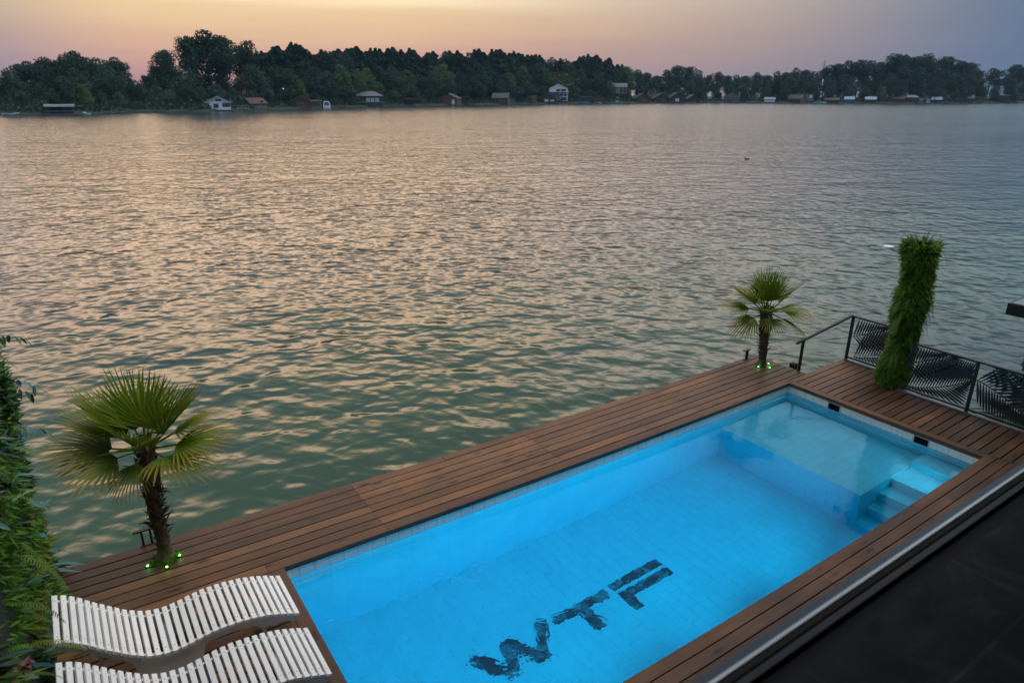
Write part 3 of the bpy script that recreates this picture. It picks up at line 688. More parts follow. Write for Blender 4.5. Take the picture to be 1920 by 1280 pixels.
LL = [(124, 50, 1.3, 1.0, .15, .15, .3), (34, 78, 1.2, .88, .0, .1, .0), (330, 68, 1.1, .98, .05, .1, -.2), (70, 62, 1.1, .9, .1, .15, .3), (304, 38, 1.3, 1.0, .35, .2, -.3), (318, 14, 1.4, 1.0, .6, .2, -.2),
      (290, 4, 1.4, 1.02, .8, .25, .1), (256, -2, 1.2, .85, .7, .4, .3), (96, 20, 1.5, .8, .9, .4, .2), (124, 6, 1.6, .95, .95, .35, -.1), (150, -8, 1.2, .85, .7, .6, .2), (214, -24, .8, .55, .8, .8, 0), (20, 25, 1.2, .9, .5, .3, 0), (225, 38, 1.0, .72, .2, .3, .1), (195, 22, 1.1, .74, .4, .4, -.2), (300, 52, 1.1, .9, .2, .2, 0), (110, 34, 1.2, .85, .3, .2, .2)]
palm('larger fan palm standing on the deck near the white loungers', (bl[0], bl[1], 0), tl, .068, .080, [(a, e+(7 if e < 40 else 0), *r_) for a, e, *r_ in LL], .73, .20, 'fan palms on the deck', True, 3)
br = on_z(1428, 686); tr_ = on_dist(1437, 582, hypot(br[0]-CAM[0], br[1]-CAM[1]))
palm('smaller fan palm at the far corner of the deck by the handrail', (br[0], br[1], 0), tr_, .068, .085, [(34, 78, 1.1, 1.0, .0, .1, .0), (330, 62, 1.1, .92, .1, .1, -.2), (90, 60, 1.1, .92, .1, .1, .2), (304, 36, 1.3, .95, .4, .2, -.3), (124, 40, 1.3, .98, .4, .2, .3), (310, 12, 1.5, .95, .9, .3, .1), (286, -18, 1.2, .8, .9, .7, .2),
      (124, 4, 1.5, 1.0, .95, .45, -.1), (142, -18, 1.4, .8, .8, .8, .1), (214, -16, 1.0, .7, .6, .7, 0), (240, 20, 1.1, .8, .4, .4, 0), (180, 24, 1.0, .8, .4, .4, 0), (20, 20, 1.2, .9, .5, .3, 0), (10, 66, 1.1, .95, .1, .1, .2), (60, 70, 1.0, .9, .1, .1, -.2)], .66, .19, 'fan palms on the deck', False, 8)

# green ground lights at the palm bases
M_glow = pmat('green_lamp_lens', (.3, .9, .3), .3, emit=(.25, 1.0, .18), estr=5.0)
def ground_light(px, py, label, energy):
    p = on_z(px, py, .01); root = empty('ground_light', (p[0], p[1], 0), 0, label, 'ground light', 'green ground lights around the palms')
    b = MB(); b.disc((p[0], p[1], 0.001), .020, .014, 14); b.build('housing', M_black, root)
    b = MB(); N = 10; V = [(p[0]+.013*cos(2*pi*k/N)*cos(j*.5), p[1]+.013*sin(2*pi*k/N)*cos(j*.5), .015+.013*sin(j*.5)) for j in range(4) for k in range(N)]
    b.add(V, [(j*N+k, j*N+(k+1) % N, (j+1)*N+(k+1) % N, (j+1)*N+k) for j in range(3) for k in range(N)]+[tuple(3*N+k for k in range(N))], None, True); b.build('lens', M_glow, root)
    ld = bpy.data.lights.new('green_lamp', 'POINT'); ld.energy = energy; ld.color = (.15, 1.0, .08); ld.shadow_soft_size = .01
    lo = bpy.data.objects.new('green_lamp', ld); COL.objects.link(lo); lo.parent = root; lo.location = (0, 0, .045)
for px, py, t in ((277, 1061, 'glowing green spot on the deck left of the larger palm'), (313, 1063, 'glowing green spot on the deck in front of the larger palm'), (337, 1041, 'glowing green spot on the deck right of the larger palm')):
    ground_light(px, py, t, .10)
for px, py, t in ((1422, 688, 'glowing green spot on the deck left of the smaller palm'), (1441, 682, 'glowing green spot on the deck right of the smaller palm'), (1443, 690, 'faint small green spot in front of the smaller palm')):
    ground_light(px, py, t, .12 if 'faint' not in t else .04)

# ================================================================== METALWORK
def cleat(p, label, L, two, az=0.0):
    root = empty('mooring_cleat', (p[0], p[1], 0), 0, label, 'mooring cleat', 'black mooring cleats on the deck edge')
    h = .205; b = MB(); b.box(p[0]-L*.62, p[0]+L*.38, p[1]-.022, p[1]+.022, h-.02, h); b.build('top_bar', M_black, root)
    for dx in ((-.045, .045) if two else (0,)):
        b = MB(); wdt = .012 if two else .034; b.box(p[0]+dx-wdt, p[0]+dx+wdt, p[1]-.012, p[1]+.012, 0.001, h-.021); b.build('post', M_black, root)
    b = MB(); b.box(p[0]-.08, p[0]+.08, p[1]-.03, p[1]+.03, .0005, .008); b.build('base_plate', M_black, root)
cp = on_z(277, 1017); cleat((cp[0], cp[1]-.02), 'black metal mooring cleat beside the larger palm', .21, True)
cp = on_z(1397, 672); cleat((cp[0], cp[1]-.03), 'black metal mooring cleat beside the smaller palm', .19, False)

FX1, FX2, FH = 11.21, 10.62, .935     # fence lines
hr = empty('handrail', (9.95, .28, 0), 0, 'thin black sloping handrail between the smaller palm and the leaf fence', 'handrail')
b = MB(); p1 = on_x(1501, 632, 9.95)
post_top = np.array((9.95, .28, .615)); b.bar((9.95, .28, -.25), post_top, .042, .042); b.build('post', M_black, hr)
lowend = on_z(1487, 645, .52); lowend = post_top+(post_top-np.array((FX1, .08, FH)))*.13
b = MB(); b.bar(lowend+np.array((0, 0, .0)), (FX1-.03, .085, FH+.005), .045, .03); b.build('rail', M_black, hr)

def leaf_panel(x, y0, W_, H0, H1, leaves, seed):
    """laser-cut palm pattern in the plane x = const; s runs from y0 towards -y"""
    random.seed(seed); mb = MB(); cnt = [0]
    def blade(p, d, L, wd):
        d = np.array(d)/np.linalg.norm(d)
        # shorten to the panel
        for a, (lo, hi) in enumerate(((.0, W_), (H0, H1))):
            if d[a] > 0: L = min(L, (hi-p[a])/d[a])
            elif d[a] < 0: L = min(L, (lo-p[a])/d[a])
        if L < .03: return
        nn = np.array((-d[1], d[0])); cnt[0] += 1; xo = x+(cnt[0] % 9)*.0006
        outl = []
        for t, w_ in ((0, .10), (.15, .55), (.35, .95), (.6, 1.0), (.82, .7), (1, .06)): outl.append((t, w_))
        up_ = [p+d*L*t+nn*wd*w_ for t, w_ in outl]; dn = [p+d*L*t-nn*wd*w_ for t, w_ in outl]
        k = len(outl)
        V = [(xo+e, y0-q[0], q[1]) for e in (0, .005) for q in up_+dn[::-1]]; n2 = 2*k
        mb.add(V, [tuple(range(n2)), tuple(range(2*n2-1, n2-1, -1))]+[(i, (i+1) % n2, n2+(i+1) % n2, n2+i) for i in range(n2)])
    for (a, c, bend, nl, lu, ld_, ang_) in leaves:
        a, c = np.array(a, float), np.array(c, float); d = c-a; nn = np.array((-d[1], d[0]))
        curve = lambda t: a+d*t+nn*bend*4*t*(1-t)
        for i in range(14):
            p, q = curve(i/14), curve((i+1)/14); blade(p, q-p, np.linalg.norm(q-p)*1.3, .010)
        for i in range(nl):
            t = (i+.5)/nl; p = curve(t); tg = curve(min(1, t+.02))-curve(max(0, t-.02)); tg /= np.linalg.norm(tg)
            env = sin(pi*min(1, .18+.75*t))**.7
            aa = RAD(ang_-28*t)
            for s_, LL_ in ((1, lu), (-1, ld_)):
                dd = (tg[0]*cos(aa*s_)-tg[1]*sin(aa*s_), tg[0]*sin(aa*s_)+tg[1]*cos(aa*s_)); blade(p, dd, LL_*env, .0185)
    return mb
def fence_section(name, label, x, ys, kinds, seed):
    root = empty(name, (x, ys[0], 0), 0, label, 'fence', 'black palm leaf fence panels at the deck end')
    for i, (a, c) in enumerate(zip(ys[:-1], ys[1:])):
        Wd = a-c-.05; A0 = a-.025
        pat = {'A': [((.02, .52), (.62*Wd, .90), -.03, 15, .55, .55, 60), ((.10, .11), (1.02*Wd, .60), -.06, 24, .85, .60, 64)],
               'B': [((-.0, .62), (.9*Wd, .11), .06, 24, .85, .60, 64), ((Wd, .52), (.38*Wd, .90), .03, 15, .55, .55, 60)]}[kinds[i]]
        mb = leaf_panel(x, A0, Wd, .10, .905, pat, seed+i); mb.build('leaf_panel', M_fence, root)
    for i, y in enumerate(ys):
        if i == 0 and len(ys) > 2: continue      # first panel is fixed to the column
        b = MB(); b.box(x-.02, x+.028, y-.022, y+.022, -.03 if i else -.1, FH-.03); b.build('post', M_fence, root)
    b = MB(); b.box(x-.022, x+.030, ys[-1]-.022, ys[0]+.022, FH-.03, FH); b.build('top_rail', M_fence, root)
    b = MB(); b.box(x-.012, x+.018, ys[-1]-.022, ys[0]+.022, .062, .092); b.build('lower_rail', M_fence, root)
    b = MB(); b.box(x-.03, x+.03, ys[-1]-.022, ys[0]+.0, .004, .028); b.build('base_channel', M_galv, root)
fence_section('leaf_fence', 'black palm leaf cut metal fence panel left of the green column', FX1, [.08, -1.16], 'A', 21)
fence_section('leaf_fence', 'long black palm leaf cut metal fence right of the green column', FX2, [-1.25, -2.40, -3.55, -4.7], 'ABA', 31)

# flat dark edged roof beyond the fence, at the right border
cn = empty('canopy_roof', (13.5, -3, 1.0), 0, 'flat dark edged canopy with pale top cut by the right border', 'canopy')
zt = .95; q0 = on_z(1890, 568, zt)
b = MB(); b.box(q0[0], q0[0]+3.2, q0[1]-2.6, q0[1], zt-.24, zt); b.build('edge_frame', pmat('canopy_edge', (.012, .018, .02), .5), cn)
b = MB(); b.box(q0[0]+.05, q0[0]+3.15, q0[1]-2.55, q0[1]-.05, zt+.003, zt+.012); b.build('pale_top', pmat('canopy_top', (.22, .28, .34), .3, var=.15), cn)
for dx, dy in ((1.6, -2.3), (2.9, -2.4), (2.9, -.5)):
    b = MB(); b.box(q0[0]+dx, q0[0]+dx+.08, q0[1]+dy, q0[1]+dy+.08, -1.2, zt-.242); b.build('post', M_black, cn)

# ================================================================== FOLIAGE HELPERS
def frond(base, d, L, wd, n=16, droop=.5, upv=(0, 0, 1), curl=.0, lw=None, age=.5):
    """pinnate frond as leaflet quads"""
    d = unit(d); V, A = [], []; p = np.array(base, float); r = random.random()
    g = np.array((0, 0, -1.)); step = L/n; lw = lw or step*.55
    for i in range(n):
        t = (i+.5)/n; d = unit(d+g*droop/n*1.6); q = p+d*step
        sd = np.cross(d, upv); sd = unit(sd) if np.linalg.norm(sd) > .05 else np.array((1., 0, 0)); nm = unit(np.cross(sd, d))
        ll = wd*sin(pi*min(1, .12+.86*t))**.6*(1-.25*t)
        for s_ in (-1, 1):
            e = unit(sd*s_+d*.35-nm*.25); tip = q+e*ll; w2 = d*lw*.5
            V += [q-w2*.8, q+w2*.8, q+e*ll*.6+w2, tip]; V += [q-w2*.8, tip, q+e*ll*.55-w2*.9, q-w2*.9]
            A += [(t, age, r)]*8
        V += [p-sd*.003, p+sd*.003, q+sd*.002, q-sd*.002]; A += [(0, 0, r*.4)]*4
        p = q
    return V, A
def sprig_cloud(points, normals, L=.09, per=5, w_=.012, grav=.6):
    """little feathery sprigs pointing out of a surface"""
    n = len(points); V = np.zeros((n*per*4, 3), np.float32); A = np.zeros((n*per*4, 3), np.float32)
    P = np.repeat(points, per, 0); N = np.repeat(normals, per, 0); k = n*per
    d = N+rng.normal(0, .55, (k, 3)); d[:, 2] -= grav; d /= np.linalg.norm(d, axis=1)[:, None]
    s_ = np.cross(d, rng.normal(0, 1, (k, 3))); s_ /= np.linalg.norm(s_, axis=1)[:, None]
    Ls = (L*rng.uniform(.5, 1.3, k))[:, None]; P = P+rng.normal(0, .012, (k, 3))
    V[0::4] = P; V[1::4] = P+d*Ls*.45+s_*w_; V[2::4] = P+d*Ls; V[3::4] = P+d*Ls*.45-s_*w_
    rr = np.repeat(rng.random(n), per); A[:, 2] = np.repeat(rr, 4); A[:, 1] = .5*np.repeat(np.repeat(rng.random(n), per), 4)
    A[0::4, 0] = 0; A[1::4, 0] = .45; A[3::4, 0] = .45; A[2::4, 0] = 1
    return V, A

# ---- green column on the right
cb_ = on_z(1678, 712)
CX, CY = 10.76, -1.10
col = empty('green_column', (CX, CY, 0), 0, 'tall shaggy bright green plant covered column at the leaf fence', 'plant column')
b = MB(); b.box(CX-.10, CX+.10, CY-.10, CY+.10, -.05, 2.55); b.build('core_post', pmat('core_post', (.02, .03, .02), .9), col)
def ctr(z): return np.array((CX+.02*sin(z*3), CY+.03*sin(z*2.2+1), z))
def rad(z): return .140+.045*min(1, z/1.2)+.03*sin(z*5.1)+.02*sin(z*2.3+2)
pts, nms = [], []
for i in range(5600):
    z = random.uniform(.03, 2.62); th = random.uniform(0, 2*pi)
    r = rad(z)*(1+.12*sin(th*3+z*6)+.08*sin(th*5-z*11))*random.uniform(.75, 1.0)
    o = np.array((cos(th), sin(th), 0)); pts.append(ctr(z)+o*r); nms.append(o+np.array((0, 0, .9 if z > 2.5 else 0)))
Vs, As = sprig_cloud(np.array(pts), np.array(nms), .135, 5, .012, .85)
quads('foliage', Vs, leaf_mat('column_leaf', (.008, .045, .006), (.24, .48, .05), (.32, .52, .08), .4, .55, 4.0), col, As)
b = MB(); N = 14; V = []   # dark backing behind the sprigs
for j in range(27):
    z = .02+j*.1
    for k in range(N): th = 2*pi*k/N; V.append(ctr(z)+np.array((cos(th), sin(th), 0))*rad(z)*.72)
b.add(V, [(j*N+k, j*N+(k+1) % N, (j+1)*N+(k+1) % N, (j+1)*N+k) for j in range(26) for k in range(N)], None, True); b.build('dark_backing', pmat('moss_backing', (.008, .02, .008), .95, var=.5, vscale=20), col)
random.seed(5)
for i in range(40):    # longer ferns halfway up
    z = random.uniform(1.2, 1.75) if i < 11 else random.uniform(.5, 2.5); th = random.uniform(pi*.75, pi*1.85)
    o = np.array((cos(th), sin(th), .35)); Vq, A = frond(ctr(z)+o*rad(z)*.7, o, random.uniform(.26, .46), .055, 16, 1.7)
    quads('fern_frond', Vq, M_fern, col, A)
hg = []; ha = []
for i in range(46):     # trailing strand on the near left edge
    z = random.uniform(.0, .9); th = random.uniform(pi*.8, pi*1.25); o = np.array((cos(th), sin(th), 0))
    Vq, A = frond(ctr(z)+o*rad(z)*.85, o+np.array((0, 0, .2)), .2, .03, 8, 2.0, age=.9); hg += Vq; ha += A
quads('trailing_sprigs', hg, M_moss, col, ha)
Vq = []; Aq = []
for i in range(40):
    th = random.uniform(0, 2*pi); o = np.array((cos(th)*.5, sin(th)*.5, random.uniform(.5, 1.4))); v_, a_ = frond(ctr(2.5+random.uniform(-.1, .12))+np.array((cos(th)*.12, sin(th)*.12, 0)), o, .26, .03, 8, .6); Vq += v_; Aq += a_
quads('dark_top_tuft', Vq, M_fernd, col, Aq)
lp = on_dist(1664, 466, hypot(CX-CAM[0], CY-CAM[1])); b = MB()
b.disc((lp[0]+.03, lp[1], lp[2]-.01), .085, .05, 24); b.build('lamp_disc', pmat('white_lamp', (.75, .85, .9), .3), col)
b = MB(); b.bar((lp[0]+.05, lp[1], lp[2]-.015), (CX, CY, 2.35), .014); b.build('lamp_arm', M_black, col)

# ---- plant wall on the left
PXW, PY1, PY0, PTOP = -2.17, 1.42, -4.4, 4.75
pw = empty('plant_wall', (PXW, -1.5, 0), 0, 'tall wall of mixed ferns and leafy plants at the left border', 'plant wall')
b = MB(); b.box(PXW-.22, PXW-.06, PY0, PY1-.10, 0, PTOP); b.build('backing_panel', pmat('plant_wall_backing', (.008, .018, .01), .95, var=.5, vscale=12), pw)
def surf(y, z): return PXW+.10*sin(y*2.1+z*1.3)+.07*sin(y*5.3-z*3.1)+.05*sin(z*7+y)-.07
def wallpt(zmax=PTOP, y0=PY0):
    """a point and normal on the planted face or on its river end"""
    if random.random() < .30:
        x = random.uniform(PXW-.25, PXW+.05); z = random.uniform(.02, zmax); return np.array((x, PY1-.07+.05*sin(z*4), z)), np.array((.45, .8, 0.))
    y = random.uniform(y0, PY1-.05); z = random.uniform(.02, zmax); return np.array((surf(y, z), y, z)), np.array((1., 0, .0))
for nm_, mt_, cnt_, L_, w2_, gr_, sd_ in (('sprig_mass', M_moss, 5200, .11, .010, .5, 1), ('yellow_sprigs', M_yfern, 1100, .10, .009, .5, 2), ('dark_sprigs', M_fernd, 3600, .12, .014, .5, 3)):
    random.seed(sd_); P_, N_ = [], []; hubs = [wallpt() for _ in range(60 if nm_ != 'sprig_mass' else 200)]
    for i in range(cnt_):
        h0, n0 = random.choice(hubs); p = h0+np.array((0, random.gauss(0, .16), random.gauss(0, .16)))*(1 if n0[0] > .9 else .6)
        p[1] = min(p[1], PY1-.02); p[2] = max(.02, p[2])
        if n0[0] > .9: p[0] = surf(p[1], p[2])+random.uniform(-.05, .04)
        P_.append(p); N_.append(n0)
    V_, A_ = sprig_cloud(np.array(P_), np.array(N_), L_, 6, w2_, gr_); quads(nm_, V_, mt_, pw, A_)
random.seed(44)
def near_pt():
    p, n_ = wallpt(3.6, -2.8); return p, n_
for i in range(34):
    p, n_ = near_pt(); L = random.uniform(.28, .5); d = n_+np.array((0, random.uniform(-.6, .6), random.uniform(.1, .8)))
    V_, A_ = frond(p, d, L, random.uniform(.035, .055), 20, 1.2, age=random.uniform(.1, .7)); quads('fern_frond', V_, random.choice((M_fern, M_fern, M_fernd, M_yfern)), pw, A_)
# the two long ferns that stand out against water and deck
def aimed_frond(pa, pb, D, L, wd, mt, lab, n=26, dr=.5):
    a = on_dist(*pa, D); c = on_dist(*pb, D-.12); d = c-a
    V_, A_ = frond(a, d+np.array((0, 0, .25*np.linalg.norm(d))), np.linalg.norm(d)*1.08, wd, n, dr, age=.5); o = quads('fern_frond', V_, mt, pw, A_); o['label'] = lab
aimed_frond((40, 1018), (128, 1092), 5.6, .5, .045, M_fern, 'long bright green fern hanging over the deck', 30, .55)
aimed_frond((-30, 985), (44, 925), 5.3, .4, .045, M_fern, 'upright bright green fern near the border', 26, .2)
aimed_frond((60, 1205), (160, 1200), 5.0, .4, .05, M_yfern, 'yellow green fern reaching over the lounger head', 20, .6)
def broad(p, d, L, wd, lobes=0):
    d = unit(d); sd = unit(np.cross(d, (0.1, .2, 1))); nm = unit(np.cross(sd, d)); V, A = [], []; r = random.random(); n_ = 7
    prev = None
    for i in range(n_+1):
        t = i/n_; w2 = wd*sin(pi*min(1, .06+.94*t))**.7*(1 if not lobes or i % 2 else .5); c = p+d*L*t+np.array((0, 0, -1))*L*.35*t*t
        row = (c-sd*w2+nm*w2*.3, c, c+sd*w2+nm*w2*.3)
        if prev: V += [prev[0], prev[1], row[1], row[0], prev[1], prev[2], row[2], row[1]]; A += [(t*.6, .3, r)]*8
        prev = row
    return V, A
for i in range(110):
    p, n_ = near_pt(); d = n_*1.0+np.array((0, random.uniform(-.9, .9), random.uniform(-.2, .7))); k = random.random()
    mt = M_teal if k < .5 else M_fernd if k < .8 else M_pale
    V_, A_ = broad(p, d, random.uniform(.12, .24), random.uniform(.028, .055), random.random() < .5); quads('broad_leaf', V_, mt, pw, A_)
for i in range(44):     # long blades, blue green and pale
    p, n_ = near_pt(); d = n_+np.array((0, random.uniform(-.8, .8), random.uniform(-.1, .9)))
    V_, A_ = broad(p, d, random.uniform(.26, .44), random.uniform(.020, .034)); quads('long_blade', V_, random.choice((M_teal, M_teal, M_pale, M_fern)), pw, A_)
for i in range(4):      # stems with drooping dark leaves past the river end
    z = random.uniform(.6, 3.1); p = np.array((PXW+random.uniform(-.05, .05), PY1-.1, z)); d = np.array((.8, .35, random.uniform(-.1, .5))); V_, A_ = [], []
    for j in range(8):
        q = p+d*.05*j+np.array((0, 0, -.012*j*j*.4)); v_, a_ = broad(q, (random.uniform(-.2, .8), random.uniform(-.6, .6), -.6), .09, .018); V_ += v_; A_ += a_
    quads('leafy_stem', V_, random.choice((M_fernd, M_teal)), pw, A_)
fl = on_dist(20, 1245, 4.0)
for k in range(5):
    V_, A_ = [], []; c = fl+np.array((random.uniform(-.06, .08), random.uniform(-.1, .1), random.uniform(-.12, .08)))
    for j in range(16):
        v_, a_ = broad(c, (random.gauss(0, 1), random.gauss(0, 1), random.gauss(.2, 1)), .045, .018); V_ += v_; A_ += a_
    quads('flower_head', V_, M_flower, pw, A_)

# ================================================================== FAR BANK: TREES
def crown_mesh(kind, seed):
    """normalised crown: height 1 (top at z = 1), returned as a mesh datablock"""
    r = np.random.default_rng(seed); V = []
    if kind == 'poplar':
        n = 2400; t = r.random(n)**.8; z = .10+.90*t; R = .13*np.clip(1-t**3.4, 0, 1)**.75*np.clip(.35+2*t, 0, 1)*(1+.22*np.sin(t*23+seed)+.15*np.sin(t*51))
        th = r.uniform(0, 2*pi, n); k = (1+.25*np.sin(th*3+z*17)+.2*np.sin(z*41+th)); rr = R*k*np.sqrt(r.uniform(.35, 1, n))
        P = np.stack([rr*np.cos(th), rr*np.sin(th), z], 1); s = .022
    else:
        spec = {'willow': (13, .36, .30, .10, .023), 'round': (15, .26, .42, .09, .019), 'flat': (12, .30, .55, .075, .017), 'bush': (8, .55, .25, .2, .045)}[kind]
        nl, wid, zlo, lr, s = spec; P = []
        for i in range(nl):
            a = r.uniform(0, 2*pi); q = np.sqrt(r.random())
            zt_ = r.random(); zc = zlo+(1-lr*1.3-zlo)*zt_; env = np.sqrt(max(.05, 1-((zt_-.35)/.75)**2))
            c = np.array((wid*q*env*cos(a)*.85, wid*q*env*sin(a)*.85, zc))
            if i == 0: c = np.array((0, 0, 1-lr*1.1))
            if i == 1: c = np.array((wid*.1, 0, .72))
            L = lr*r.uniform(1.0, 1.75) if i else lr*1.15; n = int(240*(1 if kind != 'bush' else .9))
            d = r.normal(0, 1, (n, 3)); d /= np.linalg.norm(d, axis=1)[:, None]; rr = L*r.uniform(.55, 1.06, n)[:, None]
            pp = c+d*rr*[1.15, 1.15, .95]
            if kind == 'willow':    # hanging skirts
                dn = r.random(n) < .35; pp[dn, 2] -= r.uniform(0, .16, dn.sum())
            P.append(pp)
        if kind in ('willow', 'bush'):   # fill towards the ground
            n = 900; th = r.uniform(0, 2*pi, n); z = r.uniform(.03, .62, n); rr = wid*np.sqrt(r.uniform(.1, .8, n))*(.75+.25*np.sin(th*4+z*9))
            P.append(np.stack([rr*np.cos(th), rr*np.sin(th), z], 1))
        P = np.concatenate(P)
    P[:, 2] = np.minimum(P[:, 2], .992); P[:, 2] = np.maximum(P[:, 2], .01)
    n = len(P); u = r.normal(0, 1, (n, 3)); u /= np.linalg.norm(u, axis=1)[:, None]; v = np.cross(u, r.normal(0, 1, (n, 3))); v /= np.linalg.norm(v, axis=1)[:, None]
    sz = (s*r.uniform(.6, 1.25, n))[:, None]; Q = np.zeros((n*4, 3), np.float32)
    Q[0::4] = P-u*sz; Q[1::4] = P+v*sz*.7; Q[2::4] = P+u*sz; Q[3::4] = P-v*sz*.7
    Q[:, 2] = np.clip(Q[:, 2], .0, 1.0)
    return Q
CROWN = {}
for kd, cnt in (('willow', 6), ('poplar', 4), ('round', 4), ('flat', 3), ('bush', 3)):
    CROWN[kd] = []
    for i in range(cnt):
        Q = crown_mesh(kd, 100+i*7+len(kd)); o = quads('crown', Q, M_tree, None); CROWN[kd].append((o.data)); bpy.data.objects.remove(o)
def trunk_mesh(kind):
    b = MB(); h = {'willow': .5, 'poplar': .85, 'round': .7, 'flat': .85, 'bush': .3}[kind]
    b.tube([(0, 0, -.01), (.01, .0, h*.4), (.0, .01, h*.75), (0, 0, h)], [.022, .016, .010, .004], 7)
    for k in range(5):
        a = k*2.3+.5; z = h*(.35+.12*k); L = .13 if kind == 'poplar' else .24
        if kind == 'poplar': L *= .5
        b.tube([(0, 0, z), (cos(a)*L*.5, sin(a)*L*.5, z+L*.45), (cos(a)*L, sin(a)*L, z+L*.9)], [.010, .006, .002], 5)
    o = b.build('trunk', M_bark); me = o.data; bpy.data.objects.remove(o); return me
TRUNK = {k: trunk_mesh(k) for k in CROWN}
CM = {}
def crown_data(kind, i, mat):
    key = (kind, i % len(CROWN[kind]), mat.name)
    if key not in CM:
        me = CROWN[kind][key[1]].copy(); me.materials.clear(); me.materials.append(mat); CM[key] = me
    return CM[key]
TREES = 0
def tree(kind, px, ytop, off, mat, label, group=None, wscale=1.0, lean=0.0, rz=None, name=None):
    """tree whose foot stands off metres behind the shoreline and whose top reaches ytop"""
    global TREES
    D = shore_D(px)+off; foot = on_dist(px, shore_y(px), D); gz = ground_z(off)
    top = on_dist(px, ytop, D); H = top[2]-gz
    if H < 1.0: return None
    nm = name or {'willow': 'willow_tree', 'poplar': 'poplar_tree', 'round': 'broadleaf_tree', 'flat': 'tall_tree', 'bush': 'shrub'}[kind]
    r = empty(nm, (foot[0], foot[1], gz), random.uniform(0, 6.28) if rz is None else rz, label, 'shrub' if kind == 'bush' else 'tree', group)
    for nm2, me in (('crown', crown_data(kind, random.randrange(99), mat)), ('trunk', TRUNK[kind])):
        o = bpy.data.objects.new(nm2, me); COL.objects.link(o); o.parent = r; k = H*wscale*random.uniform(.95, 1.05) if nm2 == 'crown' else H
        o.scale = (k, k, H)
        if lean: o.rotation_euler = (lean*.3, lean, 0)
    TREES += 1
    return r
SKY = [(-60, 160), (0, 172), (14, 155), (30, 130), (62, 113), (95, 112), (112, 98), (135, 108), (160, 97), (178, 94), (196, 108), (214, 101), (235, 112), (250, 136), (262, 153), (275, 138), (300, 128), (318, 100),
       (330, 98), (345, 90), (455, 110), (462, 98), (500, 92), (520, 90), (545, 82), (570, 84), (592, 98), (615, 94), (640, 92), (670, 90), (690, 90), (720, 88), (770, 92), (790, 101), (800, 98), (830, 92), (870, 96), (910, 96),
       (950, 96), (985, 98), (1022, 107), (1067, 105), (1087, 101), (1130, 105), (1155, 113), (1168, 128), (1185, 136), (1200, 126), (1215, 122), (1230, 130), (1238, 138), (1250, 124), (1265, 122), (1280, 128), (1297, 121), (1308, 134),
       (1320, 142), (1350, 138), (1385, 138), (1405, 128), (1440, 131), (1472, 127), (1505, 128), (1530, 126), (1560, 118), (1590, 111), (1625, 114), (1640, 118), (1668, 102), (1700, 107), (1740, 104), (1770, 107), (1790, 114), (1815, 120), (1838, 122), (1858, 136), (1872, 140), (1885, 126), (1900, 122), (1915, 132), (1960, 140), (2040, 140)]
def sky_y(px): return float(np.interp(px, [a for a, c in SKY], [c for a, c in SKY]))
ZONES = [(262, 'grove at the far left'), (470, 'grove behind the white gabled house'), (620, 'wood behind the red and brown cabins'), (760, 'wood behind the dark hip-roofed house'),
         (980, 'wood behind the mid shore cabins'), (1110, 'wood behind the orange-roofed white house'), (1190, 'wood around the house on stilts'),
         (1330, 'wood behind the row of four gabled cabins'), (1460, 'wood behind the grey stone house'), (1640, 'wood behind the two blue metal sheds'), (1840, 'wood behind the low sheds on the right'), (3000, 'wood at the right border')]
def zone(px): return next(z for lim, z in ZONES if px < lim)
random.seed(77)
px = -50
while px < 1975:                     # skyline row
    z = zone(px)
    if 470 < px < 1170: k, mt, stepv, ws, lab, gp = 'poplar', M_poplar, random.uniform(6.5, 9.5), random.uniform(.9, 1.5), 'dark narrow poplar on the skyline, in the '+z, 'poplars on the skyline, '+z
    elif px >= 1520: k, mt, stepv, ws, lab, gp = random.choice((('round', M_poplar), ('flat', M_poplar), ('round', M_poplar)))+(random.uniform(17, 26), 1.05, 'tall dark tree on the skyline, in the '+z, 'tall trees on the skyline, '+z)
    else: k, mt, stepv, ws, lab, gp = random.choice((('round', M_poplar), ('willow', M_tree)))+(random.uniform(15, 22), 1.0, 'tall bushy tree on the skyline, in the '+z, 'tall trees on the skyline, '+z)
    y = sky_y(px)+random.choice((-4, -1, 0, 2, 4, 7, 11))+random.uniform(-1, 1)
    if k == 'poplar' and random.random() < .22: k, ws, y, lab, gp = 'willow', .8, y+4, 'bushy dark tree among the poplars, in the '+z, 'bushy trees among the poplars, '+z
    if not (336 < px < 452): tree(k, px, y, random.uniform(30, 44), mt, lab, gp, ws)
    px += stepv
px = -40
while px < 1975:                     # second row, filling under the skyline
    z = zone(px); y = sky_y(px); base = shore_y(px)
    yt = y+(base-y)*random.uniform(.22, .42)
    if 470 < px < 1170: yt = random.uniform(118, 138)
    mt = random.choice((M_tree, M_tree, M_poplar, M_bright) if 600 < px < 1250 else (M_tree, M_poplar, M_tree))
    if not (255 < px < 268): tree('willow', px, yt, random.uniform(17, 27), mt, 'bushy mid-height tree in the '+z, 'mid-height trees, '+z, random.uniform(.9, 1.15))
    px += random.uniform(20, 29)
px = -30
while px < 1975:                     # front row of grey willows and shrubs
    z = zone(px); base = shore_y(px); y = sky_y(px); yt = y+(base-y)*random.uniform(.48, .66)
    k = 'willow' if random.random() < .7 else 'bush'
    tree(k, px, yt+(8 if k == 'bush' else 0), random.uniform(7.5, 14), random.choice((M_tree, M_tree, M_bright if random.random() < .4 else M_tree)),
         ('grey-green willow near the water, in the ' if k == 'willow' else 'low shrub near the water, in the ')+z, ('willows near the water, ' if k == 'willow' else 'shrubs near the water, ')+z, random.uniform(.95, 1.2))
    px += random.uniform(24, 36)
